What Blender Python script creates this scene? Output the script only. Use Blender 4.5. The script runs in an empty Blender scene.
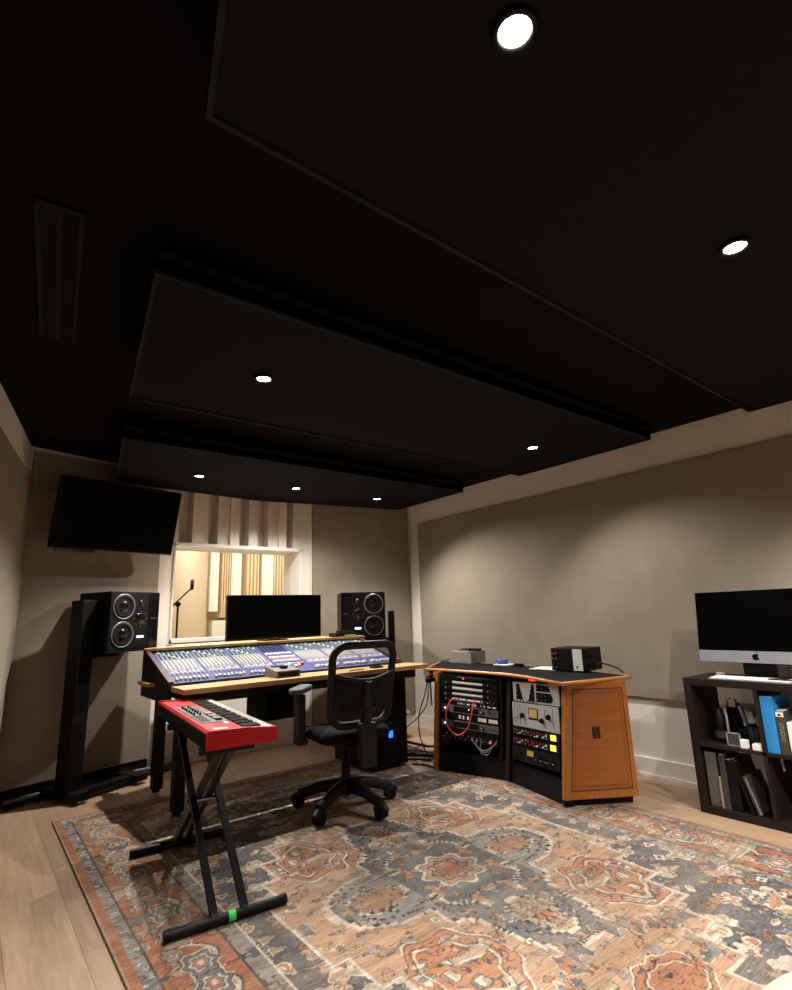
import bpy, bmesh, math, random
import numpy as np
from mathutils import Vector, Matrix
from math import sin, cos, pi, radians, atan2, hypot
rnd = random.Random(7)
scn = bpy.context.scene
col = scn.collection

# ------------------------------------------------------------------ materials
def lin(c):
    return tuple(((x/255)/12.92 if x/255 <= .04045 else ((x/255+.055)/1.055)**2.4) for x in c)

def mat(name, rgb, rough=.6, metal=0., var=.08, scale=30., bump=0., spec=.5, stretch=None, coat=0.):
    m = bpy.data.materials.new(name); m.use_nodes = True
    nt = m.node_tree; b = nt.nodes['Principled BSDF']
    c = lin(rgb)
    b.inputs['Roughness'].default_value = rough; b.inputs['Metallic'].default_value = metal
    b.inputs['Specular IOR Level'].default_value = spec
    b.inputs['Coat Weight'].default_value = coat
    tc = nt.nodes.new('ShaderNodeTexCoord'); mp = nt.nodes.new('ShaderNodeMapping')
    if stretch: mp.inputs['Scale'].default_value = stretch
    nt.links.new(tc.outputs['Object'], mp.inputs['Vector'])
    n = nt.nodes.new('ShaderNodeTexNoise'); n.inputs['Scale'].default_value = scale; n.inputs['Detail'].default_value = 4
    nt.links.new(mp.outputs['Vector'], n.inputs['Vector'])
    r = nt.nodes.new('ShaderNodeValToRGB')
    r.color_ramp.elements[0].position = .3; r.color_ramp.elements[1].position = .7
    r.color_ramp.elements[0].color = (*[x*(1-var) for x in c], 1)
    r.color_ramp.elements[1].color = (*[min(1, x*(1+var)) for x in c], 1)
    nt.links.new(n.outputs['Fac'], r.inputs['Fac']); nt.links.new(r.outputs['Color'], b.inputs['Base Color'])
    if bump:
        bp = nt.nodes.new('ShaderNodeBump'); bp.inputs['Strength'].default_value = bump; bp.inputs['Distance'].default_value = .002
        nt.links.new(n.outputs['Fac'], bp.inputs['Height']); nt.links.new(bp.outputs['Normal'], b.inputs['Normal'])
    return m

def emit(name, rgb, strength):
    m = bpy.data.materials.new(name); m.use_nodes = True
    nt = m.node_tree; b = nt.nodes['Principled BSDF']
    b.inputs['Base Color'].default_value = (*lin(rgb), 1)
    b.inputs['Emission Color'].default_value = (*lin(rgb), 1)
    b.inputs['Emission Strength'].default_value = strength
    return m

def wood(name, c1, c2, rough=.4, axis='X', scale=6., coat=0.):
    m = bpy.data.materials.new(name); m.use_nodes = True
    nt = m.node_tree; b = nt.nodes['Principled BSDF']; b.inputs['Roughness'].default_value = rough
    b.inputs['Coat Weight'].default_value = coat
    tc = nt.nodes.new('ShaderNodeTexCoord'); mp = nt.nodes.new('ShaderNodeMapping')
    s = {'X': (1, 14, 14), 'Y': (14, 1, 14), 'Z': (14, 14, 1), 'XY': (1, 1, 16)}[axis]
    mp.inputs['Scale'].default_value = s
    nt.links.new(tc.outputs['Object'], mp.inputs['Vector'])
    n = nt.nodes.new('ShaderNodeTexNoise'); n.inputs['Scale'].default_value = scale; n.inputs['Detail'].default_value = 6
    n.inputs['Distortion'].default_value = .6
    nt.links.new(mp.outputs['Vector'], n.inputs['Vector'])
    r = nt.nodes.new('ShaderNodeValToRGB'); r.color_ramp.elements[0].position = .32; r.color_ramp.elements[1].position = .68
    r.color_ramp.elements[0].color = (*lin(c1), 1); r.color_ramp.elements[1].color = (*lin(c2), 1)
    nt.links.new(n.outputs['Fac'], r.inputs['Fac']); nt.links.new(r.outputs['Color'], b.inputs['Base Color'])
    return m

def floor_mat():
    m = bpy.data.materials.new('oak_planks'); m.use_nodes = True
    nt = m.node_tree; b = nt.nodes['Principled BSDF']; b.inputs['Roughness'].default_value = .45
    tc = nt.nodes.new('ShaderNodeTexCoord'); mp = nt.nodes.new('ShaderNodeMapping')
    mp.inputs['Rotation'].default_value = (0, 0, radians(90))
    nt.links.new(tc.outputs['Object'], mp.inputs['Vector'])
    br = nt.nodes.new('ShaderNodeTexBrick'); br.inputs['Scale'].default_value = 1.
    br.inputs['Brick Width'].default_value = 1.9; br.inputs['Row Height'].default_value = .24
    br.inputs['Mortar Size'].default_value = .0012; br.offset = .37; br.inputs['Bias'].default_value = 0
    br.inputs['Color1'].default_value = (*lin((168, 136, 107)), 1); br.inputs['Color2'].default_value = (*lin((188, 157, 127)), 1)
    br.inputs['Mortar'].default_value = (*lin((110, 82, 60)), 1)
    nt.links.new(mp.outputs['Vector'], br.inputs['Vector'])
    mp2 = nt.nodes.new('ShaderNodeMapping'); mp2.inputs['Scale'].default_value = (9, .7, 1)
    nt.links.new(tc.outputs['Object'], mp2.inputs['Vector'])
    n = nt.nodes.new('ShaderNodeTexNoise'); n.inputs['Scale'].default_value = 5; n.inputs['Detail'].default_value = 7; n.inputs['Distortion'].default_value = .8
    nt.links.new(mp2.outputs['Vector'], n.inputs['Vector'])
    r = nt.nodes.new('ShaderNodeValToRGB'); r.color_ramp.elements[0].position = .3; r.color_ramp.elements[1].position = .65
    r.color_ramp.elements[0].color = (.80, .76, .72, 1); r.color_ramp.elements[1].color = (1, 1, 1, 1)
    nt.links.new(n.outputs['Fac'], r.inputs['Fac'])
    mx = nt.nodes.new('ShaderNodeMixRGB'); mx.blend_type = 'MULTIPLY'; mx.inputs['Fac'].default_value = 1
    nt.links.new(br.outputs['Color'], mx.inputs['Color1']); nt.links.new(r.outputs['Color'], mx.inputs['Color2'])
    nt.links.new(mx.outputs['Color'], b.inputs['Base Color'])
    return m

def rug_mat():
    m = bpy.data.materials.new('woven_rug'); m.use_nodes = True
    nt = m.node_tree; b = nt.nodes['Principled BSDF']; b.inputs['Roughness'].default_value = .95; b.inputs['Specular IOR Level'].default_value = .1
    at = nt.nodes.new('ShaderNodeAttribute'); at.attribute_name = 'weave'
    tc = nt.nodes.new('ShaderNodeTexCoord'); mp = nt.nodes.new('ShaderNodeMapping'); mp.inputs['Scale'].default_value = (12, 130, 1)
    nt.links.new(tc.outputs['Object'], mp.inputs['Vector'])
    n = nt.nodes.new('ShaderNodeTexNoise'); n.inputs['Scale'].default_value = 1.6; n.inputs['Detail'].default_value = 4
    nt.links.new(mp.outputs['Vector'], n.inputs['Vector'])
    r = nt.nodes.new('ShaderNodeValToRGB'); r.color_ramp.elements[0].position = .3; r.color_ramp.elements[1].position = .66
    r.color_ramp.elements[0].color = (.62, .6, .58, 1); r.color_ramp.elements[1].color = (1.12, 1.1, 1.08, 1)
    nt.links.new(n.outputs['Fac'], r.inputs['Fac'])
    mx = nt.nodes.new('ShaderNodeMixRGB'); mx.blend_type = 'MULTIPLY'; mx.inputs['Fac'].default_value = 1
    nt.links.new(at.outputs['Color'], mx.inputs['Color1']); nt.links.new(r.outputs['Color'], mx.inputs['Color2'])
    nt.links.new(mx.outputs['Color'], b.inputs['Base Color'])
    bp = nt.nodes.new('ShaderNodeBump'); bp.inputs['Strength'].default_value = .5; bp.inputs['Distance'].default_value = .002
    nt.links.new(n.outputs['Fac'], bp.inputs['Height']); nt.links.new(bp.outputs['Normal'], b.inputs['Normal'])
    return m

def glass_mat():
    m = bpy.data.materials.new('window_glass'); m.use_nodes = True
    nt = m.node_tree; nt.nodes.remove(nt.nodes['Principled BSDF'])
    o = nt.nodes['Material Output']
    t = nt.nodes.new('ShaderNodeBsdfTransparent'); t.inputs['Color'].default_value = (.95, .97, .95, 1)
    g = nt.nodes.new('ShaderNodeBsdfGlossy'); g.inputs['Roughness'].default_value = .02
    f = nt.nodes.new('ShaderNodeFresnel'); f.inputs['IOR'].default_value = 1.2
    mx = nt.nodes.new('ShaderNodeMixShader')
    nt.links.new(f.outputs['Fac'], mx.inputs['Fac']); nt.links.new(t.outputs[0], mx.inputs[1]); nt.links.new(g.outputs[0], mx.inputs[2])
    nt.links.new(mx.outputs[0], o.inputs['Surface'])
    return m

def mesh_mat(name, rgb, opacity):
    m = bpy.data.materials.new(name); m.use_nodes = True
    nt = m.node_tree; b = nt.nodes['Principled BSDF']; o = nt.nodes['Material Output']
    b.inputs['Base Color'].default_value = (*lin(rgb), 1); b.inputs['Roughness'].default_value = .9
    t = nt.nodes.new('ShaderNodeBsdfTransparent'); mx = nt.nodes.new('ShaderNodeMixShader')
    tc = nt.nodes.new('ShaderNodeTexCoord'); ck = nt.nodes.new('ShaderNodeTexNoise'); ck.inputs['Scale'].default_value = 300
    mt = nt.nodes.new('ShaderNodeMath'); mt.operation = 'MULTIPLY'; mt.inputs[1].default_value = opacity*2
    nt.links.new(tc.outputs['Object'], ck.inputs['Vector']); nt.links.new(ck.outputs['Fac'], mt.inputs[0])
    nt.links.new(mt.outputs[0], mx.inputs['Fac']); nt.links.new(t.outputs[0], mx.inputs[1]); nt.links.new(b.outputs[0], mx.inputs[2])
    nt.links.new(mx.outputs[0], o.inputs['Surface'])
    return m

M = {}
def defs():
    M['white_paint'] = mat('white_paint', (228, 219, 208), .6, var=.02, scale=3)
    M['trim_white'] = mat('trim_white', (236, 230, 222), .45, var=.02, scale=3)
    M['fabric'] = mat('taupe_fabric', (147, 135, 118), .95, var=.06, scale=6, spec=.1)
    M['black_ceiling'] = mat('black_ceiling', (17, 17, 17), .95, var=.1, scale=4, spec=.1)
    M['cloud_black'] = mat('cloud_fabric', (25, 25, 25), .95, var=.08, scale=60, spec=.1)
    M['cloud_edge'] = mat('cloud_edge', (30, 30, 30), .8, var=.08, scale=60, spec=.2)
    M['black_steel'] = mat('black_steel', (10, 10, 10), .5, var=.15, scale=20, spec=.25)
    M['black_plastic'] = mat('black_plastic', (9, 9, 9), .5, var=.12, scale=40, spec=.22)
    M['black_matte'] = mat('black_matte', (11, 11, 11), .85, var=.12, scale=40, spec=.2)
    M['chair_black'] = mat('chair_plastic', (17, 17, 17), .55, var=.12, scale=30, spec=.35)
    M['chair_fabric'] = mat('chair_fabric', (26, 26, 27), .95, var=.2, scale=200, bump=.3, spec=.15)
    M['grey_plastic'] = mat('grey_pad', (84, 84, 86), .6, var=.1, scale=60)
    M['screen'] = mat('screen_glass', (4, 4, 4), .15, var=.05, spec=.2)
    M['screen_matte'] = mat('screen_matte', (4, 4, 4), .35, var=.05, spec=.05)
    M['gloss_black'] = mat('gloss_black', (8, 8, 9), .2, var=.05)
    M['aluminium'] = mat('aluminium', (176, 178, 186), .35, metal=.6, var=.03)
    M['chrome'] = mat('chrome', (170, 172, 176), .2, metal=1., var=.04)
    M['silver'] = mat('silver_panel', (186, 184, 180), .4, metal=.25, var=.06, scale=60)
    M['rack_grey'] = mat('rack_grey', (116, 114, 116), .4, metal=.4, var=.06, scale=60)
    M['red'] = mat('red_lacquer', (200, 10, 10), .4, var=.05, coat=.0, spec=.3)
    M['panel_grey'] = mat('control_panel_grey', (128, 122, 122), .5, var=.1, scale=60)
    M['ivory'] = mat('key_white', (240, 232, 216), .3, var=.02)
    M['key_black'] = mat('key_black', (14, 14, 14), .3, var=.05)
    M['oak'] = wood('light_oak', (196, 150, 98), (222, 180, 124), .4, 'X', 3)
    M['oak_edge'] = wood('oak_edge', (186, 138, 84), (206, 160, 104), .4, 'X', 4)
    M['maple'] = wood('honey_oak', (154, 90, 30), (174, 106, 40), .35, 'Z', 3, coat=.2)
    M['maple_x'] = wood('honey_oak_rail', (184, 116, 48), (206, 138, 66), .35, 'Y', 3, coat=.2)
    M['dark_line'] = mat('dark_groove', (58, 30, 10), .6)
    M['maple_inset'] = wood('honey_oak_inset', (142, 80, 24), (158, 92, 32), .4, 'XY', 3, coat=.1)
    M['groove_brown'] = mat('groove_brown', (112, 60, 18), .5)
    M['bronze'] = mat('bronze_pull', (74, 44, 22), .4, metal=.6)
    M['maroon'] = mat('maroon_trim', (72, 34, 40), .45, var=.15)
    M['espresso'] = wood('espresso', (30, 21, 16), (38, 28, 22), .6, 'Y', 3)
    M['espresso'].node_tree.nodes['Principled BSDF'].inputs['Specular IOR Level'].default_value = .2
    M['blue_panel'] = mat('blue_panel', (48, 54, 116), .5, var=.05)
    M['strip_grey'] = mat('strip_grey', (128, 128, 122), .5, var=.06)
    M['teal'] = mat('teal_cap', (40, 92, 92), .4)
    M['white_cap'] = mat('white_cap', (235, 232, 228), .4, var=.02)
    M['dark_cap'] = mat('dark_cap', (26, 28, 34), .4)
    M['slot_grey'] = mat('slot_grey', (62, 62, 66), .5)
    M['lilac'] = mat('lilac_panel', (124, 122, 152), .5)
    M['pale_teal'] = mat('pale_teal_panel', (92, 104, 114), .5)
    M['pink'] = mat('pink_button', (190, 120, 124), .5)
    M['red_cap'] = mat('red_cap', (190, 36, 40), .4)
    M['yellow_cap'] = mat('yellow_cap', (222, 190, 60), .4)
    M['green_cap'] = mat('green_cap', (60, 150, 60), .4)
    M['green_tape'] = mat('green_tape', (70, 214, 90), .6)
    M['red_cable'] = mat('red_cable', (224, 72, 58), .5)
    M['orange_cable'] = mat('orange_cable', (200, 120, 60), .5)
    M['cable'] = mat('cable_black', (20, 20, 20), .55)
    M['cable_grey'] = mat('cable_grey', (120, 116, 110), .55)
    M['blue_book'] = mat('blue_cover', (44, 140, 208), .5, var=.04)
    M['charcoal_book'] = mat('charcoal_cover', (62, 56, 50), .6, var=.1)
    M['binder_grey'] = mat('binder_grey', (96, 88, 82), .6, var=.06)
    M['paper'] = mat('paper_white', (236, 230, 220), .7, var=.02)
    M['cream'] = mat('cream_bouclé', (208, 184, 168), .9, var=.05, scale=120, bump=.4, spec=.1)
    M['device_grey'] = mat('device_grey', (150, 142, 130), .5, var=.06)
    M['ctl_grey'] = mat('controller_grey', (134, 126, 116), .45, metal=.2, var=.06)
    M['blue_tape'] = mat('blue_roll', (56, 92, 170), .5)
    M['amber'] = mat('meter_face', (190, 160, 90), .5)
    M['live_wall'] = mat('live_room_wall', (214, 192, 164), .8, var=.03, scale=3)
    M['live_white'] = mat('live_room_white', (232, 224, 210), .6, var=.02)
    M['pine'] = wood('pine_slats', (222, 192, 150), (236, 212, 174), .5, 'Z', 4)
    M['steel_grey'] = mat('stand_tube', (62, 52, 44), .35, metal=.7, var=.1)
    M['led_blue'] = emit('led_blue', (150, 190, 255), 4)
    M['led_screen'] = emit('led_screen', (40, 100, 255), 2.5)
    M['led_red'] = emit('led_red', (255, 30, 40), 6)
    M['led_green'] = emit('led_green', (70, 150, 40), .8)
    M['led_white'] = emit('led_white', (210, 225, 255), 2.5)
    M['vu_glow'] = emit('vu_glow', (250, 220, 90), 1.)
    M['lamp'] = emit('lamp_lens', (255, 244, 226), 40)
    M['glass'] = glass_mat()
    M['mesh_back'] = mesh_mat('chair_mesh', (22, 22, 23), .30)
    M['mesh_low'] = mesh_mat('chair_mesh_low', (22, 22, 23), .85)
    M['floor'] = floor_mat()
    M['rug'] = rug_mat()
defs()

# ------------------------------------------------------------------ mesh helpers
class MB:
    def __init__(s): s.v = []; s.f = []; s.m = []; s.mats = []; s.sm = []
    def mi(s, m):
        if m is None: return 0
        if m not in s.mats: s.mats.append(m)
        return s.mats.index(m)
    def add(s, vs, fs, m=None, T=None, smooth=False):
        o = len(s.v); k = s.mi(m)
        for p in vs:
            p = Vector(p)
            s.v.append(T @ p if T is not None else p)
        for f in fs: s.f.append([i+o for i in f]); s.m.append(k); s.sm.append(smooth)
    def box(s, a, b, m=None, T=None, ch=0.):
        x0, y0, z0 = [min(a[i], b[i]) for i in range(3)]; x1, y1, z1 = [max(a[i], b[i]) for i in range(3)]
        if ch <= 0:
            s.add([(x0,y0,z0),(x1,y0,z0),(x1,y1,z0),(x0,y1,z0),(x0,y0,z1),(x1,y0,z1),(x1,y1,z1),(x0,y1,z1)],
                  [(3,2,1,0),(4,5,6,7),(0,1,5,4),(1,2,6,5),(2,3,7,6),(3,0,4,7)], m, T)
        else:
            c = min(ch, (x1-x0)*.45, (y1-y0)*.45, (z1-z0)*.45)
            bm = bmesh.new(); bmesh.ops.create_cube(bm, size=1)
            for v in bm.verts:
                v.co = ((x0+x1)/2+v.co.x*(x1-x0), (y0+y1)/2+v.co.y*(y1-y0), (z0+z1)/2+v.co.z*(z1-z0))
            bmesh.ops.bevel(bm, geom=bm.edges[:], offset=c, segments=2, profile=.7, affect='EDGES')
            bm.verts.index_update()
            s.add([v.co.copy() for v in bm.verts], [[v.index for v in f.verts] for f in bm.faces], m, T)
            bm.free()
    def prism(s, poly, d0, d1, axis='z', m=None, T=None):
        n = len(poly)
        area = sum(poly[i][0]*poly[(i+1) % n][1]-poly[(i+1) % n][0]*poly[i][1] for i in range(n))
        P = list(poly) if area > 0 else list(poly)[::-1]
        if axis == 'z': g = lambda p, d: (p[0], p[1], d)
        elif axis == 'x': g = lambda p, d: (d, p[0], p[1])
        else: g = lambda p, d: (p[0], d, p[1])
        if (axis == 'y') != (d0 > d1): d0, d1 = d1, d0
        vs = [g(p, d0) for p in P]+[g(p, d1) for p in P]
        fs = [list(range(n))[::-1], list(range(n, 2*n))]+[(i, (i+1) % n, n+(i+1) % n, n+i) for i in range(n)]
        s.add(vs, fs, m, T)
    def tube(s, pts, r, seg=10, m=None, T=None, cap=True, smooth=True):
        pts = [Vector(p) for p in pts]; n = len(pts)
        rs = r if isinstance(r, (list, tuple)) else [r]*n
        vs = []; up = None
        for i, p in enumerate(pts):
            t = (pts[min(i+1, n-1)]-pts[max(i-1, 0)]).normalized()
            if up is None: up = Vector((0,0,1)) if abs(t.z) < .9 else Vector((1,0,0))
            a = t.cross(up)
            if a.length < 1e-5: a = t.cross(Vector((1,.3,0)))
            a.normalize(); b = a.cross(t).normalized(); up = b
            for k in range(seg):
                w = 2*pi*k/seg; vs.append(p+(a*cos(w)+b*sin(w))*rs[i])
        fs = []
        for i in range(n-1):
            for k in range(seg):
                k2 = (k+1) % seg
                fs.append((i*seg+k, i*seg+k2, (i+1)*seg+k2, (i+1)*seg+k))
        s.add(vs, fs, m, T, smooth)
        if cap:
            s.add([vs[k] for k in range(seg)], [list(range(seg))[::-1]], m, T)
            s.add([vs[(n-1)*seg+k] for k in range(seg)], [list(range(seg))], m, T)
    def cyl(s, a, b, r, seg=16, m=None, T=None, r2=None, smooth=True):
        s.tube([a, b], [r, r if r2 is None else r2], seg, m, T, True, smooth)
    def bar(s, a, b, w, h, m=None, T=None, up=(0,0,1)):      # rectangular bar
        a = Vector(a); b = Vector(b); t = (b-a).normalized(); u = Vector(up)
        x = t.cross(u)
        if x.length < 1e-4: x = t.cross(Vector((0,1,0)))
        x.normalize(); y = x.cross(t).normalized()
        vs = [p+x*sx*w/2+y*sy*h/2 for p in (a, b) for sx, sy in ((-1,-1),(1,-1),(1,1),(-1,1))]
        s.add(vs, [(0,1,2,3)[::1],(7,6,5,4),(0,4,5,1),(1,5,6,2),(2,6,7,3),(3,7,4,0)], m, T)
    def lathe(s, prof, seg=24, m=None, T=None, smooth=True):     # (r, z) about z
        n = len(prof); vs = []
        for r, z in prof:
            for k in range(seg): vs.append((r*cos(2*pi*k/seg), r*sin(2*pi*k/seg), z))
        fs = [(i*seg+k, i*seg+(k+1) % seg, (i+1)*seg+(k+1) % seg, (i+1)*seg+k) for i in range(n-1) for k in range(seg)]
        s.add(vs, fs, m, T, smooth)
        s.add(vs[:seg], [list(range(seg))[::-1]], m, T); s.add(vs[-seg:], [list(range(seg))], m, T)
    def build(s, name, m=None, parent=None, loc=None):
        me = bpy.data.meshes.new(name)
        me.from_pydata([tuple(v) for v in s.v], [], s.f)
        if s.mats:
            for x in s.mats: me.materials.append(M[x])
            me.polygons.foreach_set('material_index', s.m)
        elif m: me.materials.append(M[m])
        me.polygons.foreach_set('use_smooth', s.sm)
        bm = bmesh.new(); bm.from_mesh(me); bmesh.ops.recalc_face_normals(bm, faces=bm.faces[:]); bm.to_mesh(me); bm.free()
        me.update()
        o = bpy.data.objects.new(name, me); col.objects.link(o)
        if parent is not None: o.parent = parent
        if loc is not None: o.location = loc
        return o

def tag(o, label=None, cat=None, group=None, kind=None):
    if label: o['label'] = label
    if cat: o['category'] = cat
    if group: o['group'] = group
    if kind: o['kind'] = kind
    return o
def thing(name, label, cat, loc=(0,0,0), rz=0, group=None):
    o = bpy.data.objects.new(name, None); o.empty_display_size = .1; col.objects.link(o)
    o.location = loc; o.rotation_euler = (0, 0, rz)
    return tag(o, label, cat, group)
def struct(name, mb, m=None, parent=None):
    o = mb.build(name, m, parent)
    if parent is None: o['kind'] = 'structure'
    return o
def TR(loc, rz=0): return Matrix.Translation(Vector(loc)) @ Matrix.Rotation(rz, 4, 'Z')
def bez(p, n=16):                                             # smooth curve through points
    p = [Vector(q) for q in p]; out = []
    for i in range(len(p)-1):
        a = p[max(i-1,0)]; b = p[i]; c = p[i+1]; d = p[min(i+2,len(p)-1)]
        for k in range(n):
            t = k/n
            out.append(.5*((2*b)+(c-a)*t+(2*a-5*b+4*c-d)*t*t+(3*b-a-3*c+d)*t**3))
    out.append(p[-1]); return out
def rrect(w, h, r, n=6):                                      # rounded rectangle outline, centred
    out = []
    for cx, cy, a0 in ((w/2-r,h/2-r,0),(-w/2+r,h/2-r,90),(-w/2+r,-h/2+r,180),(w/2-r,-h/2+r,270)):
        for k in range(n+1):
            a = radians(a0+90*k/n); out.append((cx+r*cos(a), cy+r*sin(a)))
    return out

# ------------------------------------------------------------------ camera
F = 539.; YAW, PIT, ROL = radians(38.2), radians(12.6), radians(-1.95)
fw = Vector((sin(YAW)*cos(PIT), cos(YAW)*cos(PIT), sin(PIT)))
r0 = Vector((cos(YAW), -sin(YAW), 0)); u0 = r0.cross(fw)
rt = r0*cos(ROL)+u0*sin(ROL); up = -r0*sin(ROL)+u0*cos(ROL)
cd = bpy.data.cameras.new('camera'); cam = bpy.data.objects.new('camera', cd); col.objects.link(cam)
cd.sensor_fit = 'VERTICAL'; cd.sensor_height = 36; cd.sensor_width = 28.8; cd.lens = 36*F/990; cd.clip_start = .02
mw = Matrix((( rt.x, up.x, -fw.x, 0), (rt.y, up.y, -fw.y, 0), (rt.z, up.z, -fw.z, 1.2), (0,0,0,1)))
cam.matrix_world = mw
scn.camera = cam

# ------------------------------------------------------------------ room shell
RW = 4.06                                   # right wall plane
RB = (4.06, 4.95); WR = (2.863, 5.18); WL = (1.345, 5.18); LB = (.256, 4.95)
LF = (-1.28, -2.6); RF = (4.06, -2.6)
def ceil_z(x): return 2.6-.0223*(x-.256)
b = MB(); b.prism([(-2, -3), (5, -3), (5, 5.60), (-2, 5.60)], -.1, 0); struct('floor', b, 'floor')
b = MB()
P = [(-2,-3), (5,-3), (5,5.6), (-2,5.6)]
b.add([(x, y, ceil_z(x)) for x, y in P]+[(x, y, ceil_z(x)+.1) for x, y in P], [(0,1,2,3),(7,6,5,4),(0,4,5,1),(1,5,6,2),(2,6,7,3),(3,7,4,0)])
struct('ceiling', b, 'black_ceiling')
def wall(name, a, c, t, m, z0=0, z1=2.72):
    a = Vector((*a, 0)); c = Vector((*c, 0)); d = (c-a).normalized(); n = Vector((d.y, -d.x, 0))*t
    b = MB(); b.prism([tuple(a[:2]), tuple(c[:2]), tuple((c+n)[:2]), tuple((a+n)[:2])], z0, z1)
    return struct(name, b, m)
wall('wall_right', RB, RF, -.12, 'white_paint')
wall('wall_left', LF, LB, -.12, 'white_paint')
wall('wall_back_left', LB, WL, -.12, 'white_paint')
wall('wall_back_right', WR, RB, -.12, 'white_paint')
wall('wall_front', RF, LF, -.12, 'white_paint')

# window wall: deep white box frame with vertical slats above the glass
GX0, GX1, GZ0, GZ1 = 1.455, 2.743, 1.046, 1.912
Y0 = 5.18; Y1 = 5.56
b = MB()
b.box((WL[0], Y0, 0), (WR[0], Y1, GZ0)); b.box((WL[0], Y0+.20, GZ1), (WR[0], Y1, 2.72))
b.box((WL[0], Y0, GZ0), (GX0, Y1, GZ1)); b.box((GX1, Y0, GZ0), (WR[0], Y1, GZ1))
struct('wall_window', b, 'white_paint')
w = MB(); w.box((GX0-.02, Y0+.2, GZ0), (GX1+.02, Y0+.21, GZ1))
win = w.build('window_1', 'glass'); win['kind'] = 'structure'
f = MB()
for a, c in (((GX0-.012, Y0-.012, GZ0-.02), (GX0+.002, Y0+.36, GZ1+.012)), ((GX1-.012, Y0-.012, GZ0-.02), (GX1+.012, Y0+.36, GZ1+.012)),
             ((GX0-.012, Y0-.012, GZ1-.012), (GX1+.012, Y0+.36, GZ1+.02)), ((GX0-.012, Y0-.012, GZ0-.02), (GX1+.012, Y0+.36, GZ0+.01))):
    f.box(a, c)
f.build('window_frame', 'trim_white', win)
# vertical slats of different depth
b = MB()
sl = [(1.345,1.475,0),(1.475,1.60,.17),(1.60,1.70,.0),(1.70,1.775,.06),(1.775,1.85,.17),(1.85,1.965,.02),(1.965,2.06,-.012),
      (2.06,2.16,.17),(2.16,2.255,0),(2.255,2.31,.10),(2.31,2.385,.17),(2.385,2.49,.025),(2.49,2.575,-.012),(2.575,2.655,.17),(2.655,2.863,0)]
for x0, x1, d in sl:
    b.box((x0, Y0+d, GZ1+.02 if x0 > 1.4 and x1 < 2.8 else GZ1), (x1, Y0+.201, 2.58))
struct('trim_1', b, 'white_paint')
b = MB(); b.box((WR[0]-.02, Y0-.02, 0), (WR[0]+.012, Y0+.02, 2.57)); b.box((WL[0]-.03, Y0-.03, 0), (WL[0]+.03, Y0+.02, 2.57))
struct('trim_2', b, 'white_paint')

# fabric covered wall panels
def wpanel(name, label, a, c, off, t, z0, z1):
    a = Vector((*a, 0)); c = Vector((*c, 0)); d = (c-a).normalized(); n = Vector((d.y, -d.x, 0))
    a = a+n*off; c = c+n*off
    b = MB(); b.prism([tuple(a[:2]), tuple(c[:2]), tuple((c+n*t)[:2]), tuple((a+n*t)[:2])], z0, z1)
    o = b.build(name, 'fabric'); return tag(o, label, 'acoustic panel')
wpanel('fabric_panel', 'wide taupe fabric acoustic panel covering the white right wall', (RW, 4.745), (RW, -2.3), .0, .026, .548, 2.237)
dl = (Vector(LB)-Vector(LF)).normalized()
wpanel('fabric_panel', 'taupe fabric panel on the left wall below a cream band', Vector(LF)+dl*.3, Vector(LB)-dl*.03, .0, .04, .12, 2.32)
dk = (Vector(WL)-Vector(LB)).normalized()
wpanel('fabric_panel', 'taupe fabric panel behind the wall television and left loudspeaker', Vector(LB)+dk*.02, Vector(WL)-dk*.04, .0, .03, .11, 2.56)
dk = (Vector(RB)-Vector(WR)).normalized()
wpanel('fabric_panel', 'narrow taupe fabric panel behind the loudspeaker right of the window', Vector(WR)+dk*.02, Vector(RB)-dk*.02, .0, .03, .13, 2.53)

# baseboards
def bboard(name, a, c, m, h=.125, t=.022):
    a = Vector((*a, 0)); c = Vector((*c, 0)); d = (c-a).normalized(); n = Vector((d.y, -d.x, 0))*t
    b = MB(); b.prism([tuple(a[:2]), tuple(c[:2]), tuple((c+n)[:2]), tuple((a+n)[:2])], 0, h)
    n2 = n*1.35
    b.prism([tuple(a[:2]), tuple(c[:2]), tuple((c+n2)[:2]), tuple((a+n2)[:2])], 0, .02)
    struct(name, b, m)
bboard('baseboard_right', RB, RF, 'trim_white')
bboard('baseboard_back_right', WR, RB, 'trim_white')
bboard('baseboard_back_left', LB, WL, 'black_matte', .095)
bboard('baseboard_left', LF, LB, 'black_matte', .095)

# ------------------------------------------------------------------ ceiling clouds and downlights
def cloud(label, pts, z=2.39, t=.10):
    base = Vector(pts[0])
    o = thing('ceiling_cloud', label, 'ceiling cloud', (base.x, base.y, z))
    Q = [(p[0]-base.x, p[1]-base.y) for p in pts]
    b = MB(); b.prism(Q, .012, t); b.build('panel', 'cloud_black', o)
    # raised rim around the underside
    b = MB(); n = len(Q); cx = sum(q[0] for q in Q)/n; cy = sum(q[1] for q in Q)/n
    ins = []
    for i in range(n):
        p, q, r = Vector(Q[i-1]), Vector(Q[i]), Vector(Q[(i+1) % n])
        d1 = (p-q).normalized(); d2 = (r-q).normalized(); ins.append(q+(d1+d2).normalized()*.014*1.414)
    vs = [(*q, 0) for q in Q]+[(*q, 0) for q in ins]+[(*q, t*.6) for q in Q]+[(*q, .014) for q in ins]
    fs = []
    for i in range(n):
        j = (i+1) % n
        fs += [(i, j, n+j, n+i), (i, j, 2*n+j, 2*n+i), (n+i, n+j, 3*n+j, 3*n+i)]
    b.add(vs, fs); b.build('rim', 'cloud_edge', o)
    for q in ins:
        b = MB(); c = Vector(q)*.88+Vector((cx, cy))*.1
        b.cyl((c.x, c.y, t-.005), (c.x, c.y, ceil_z(c.x+base.x)-z+.01), .012, 8); b.build('hanger', 'black_steel', o)
    return o
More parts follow.
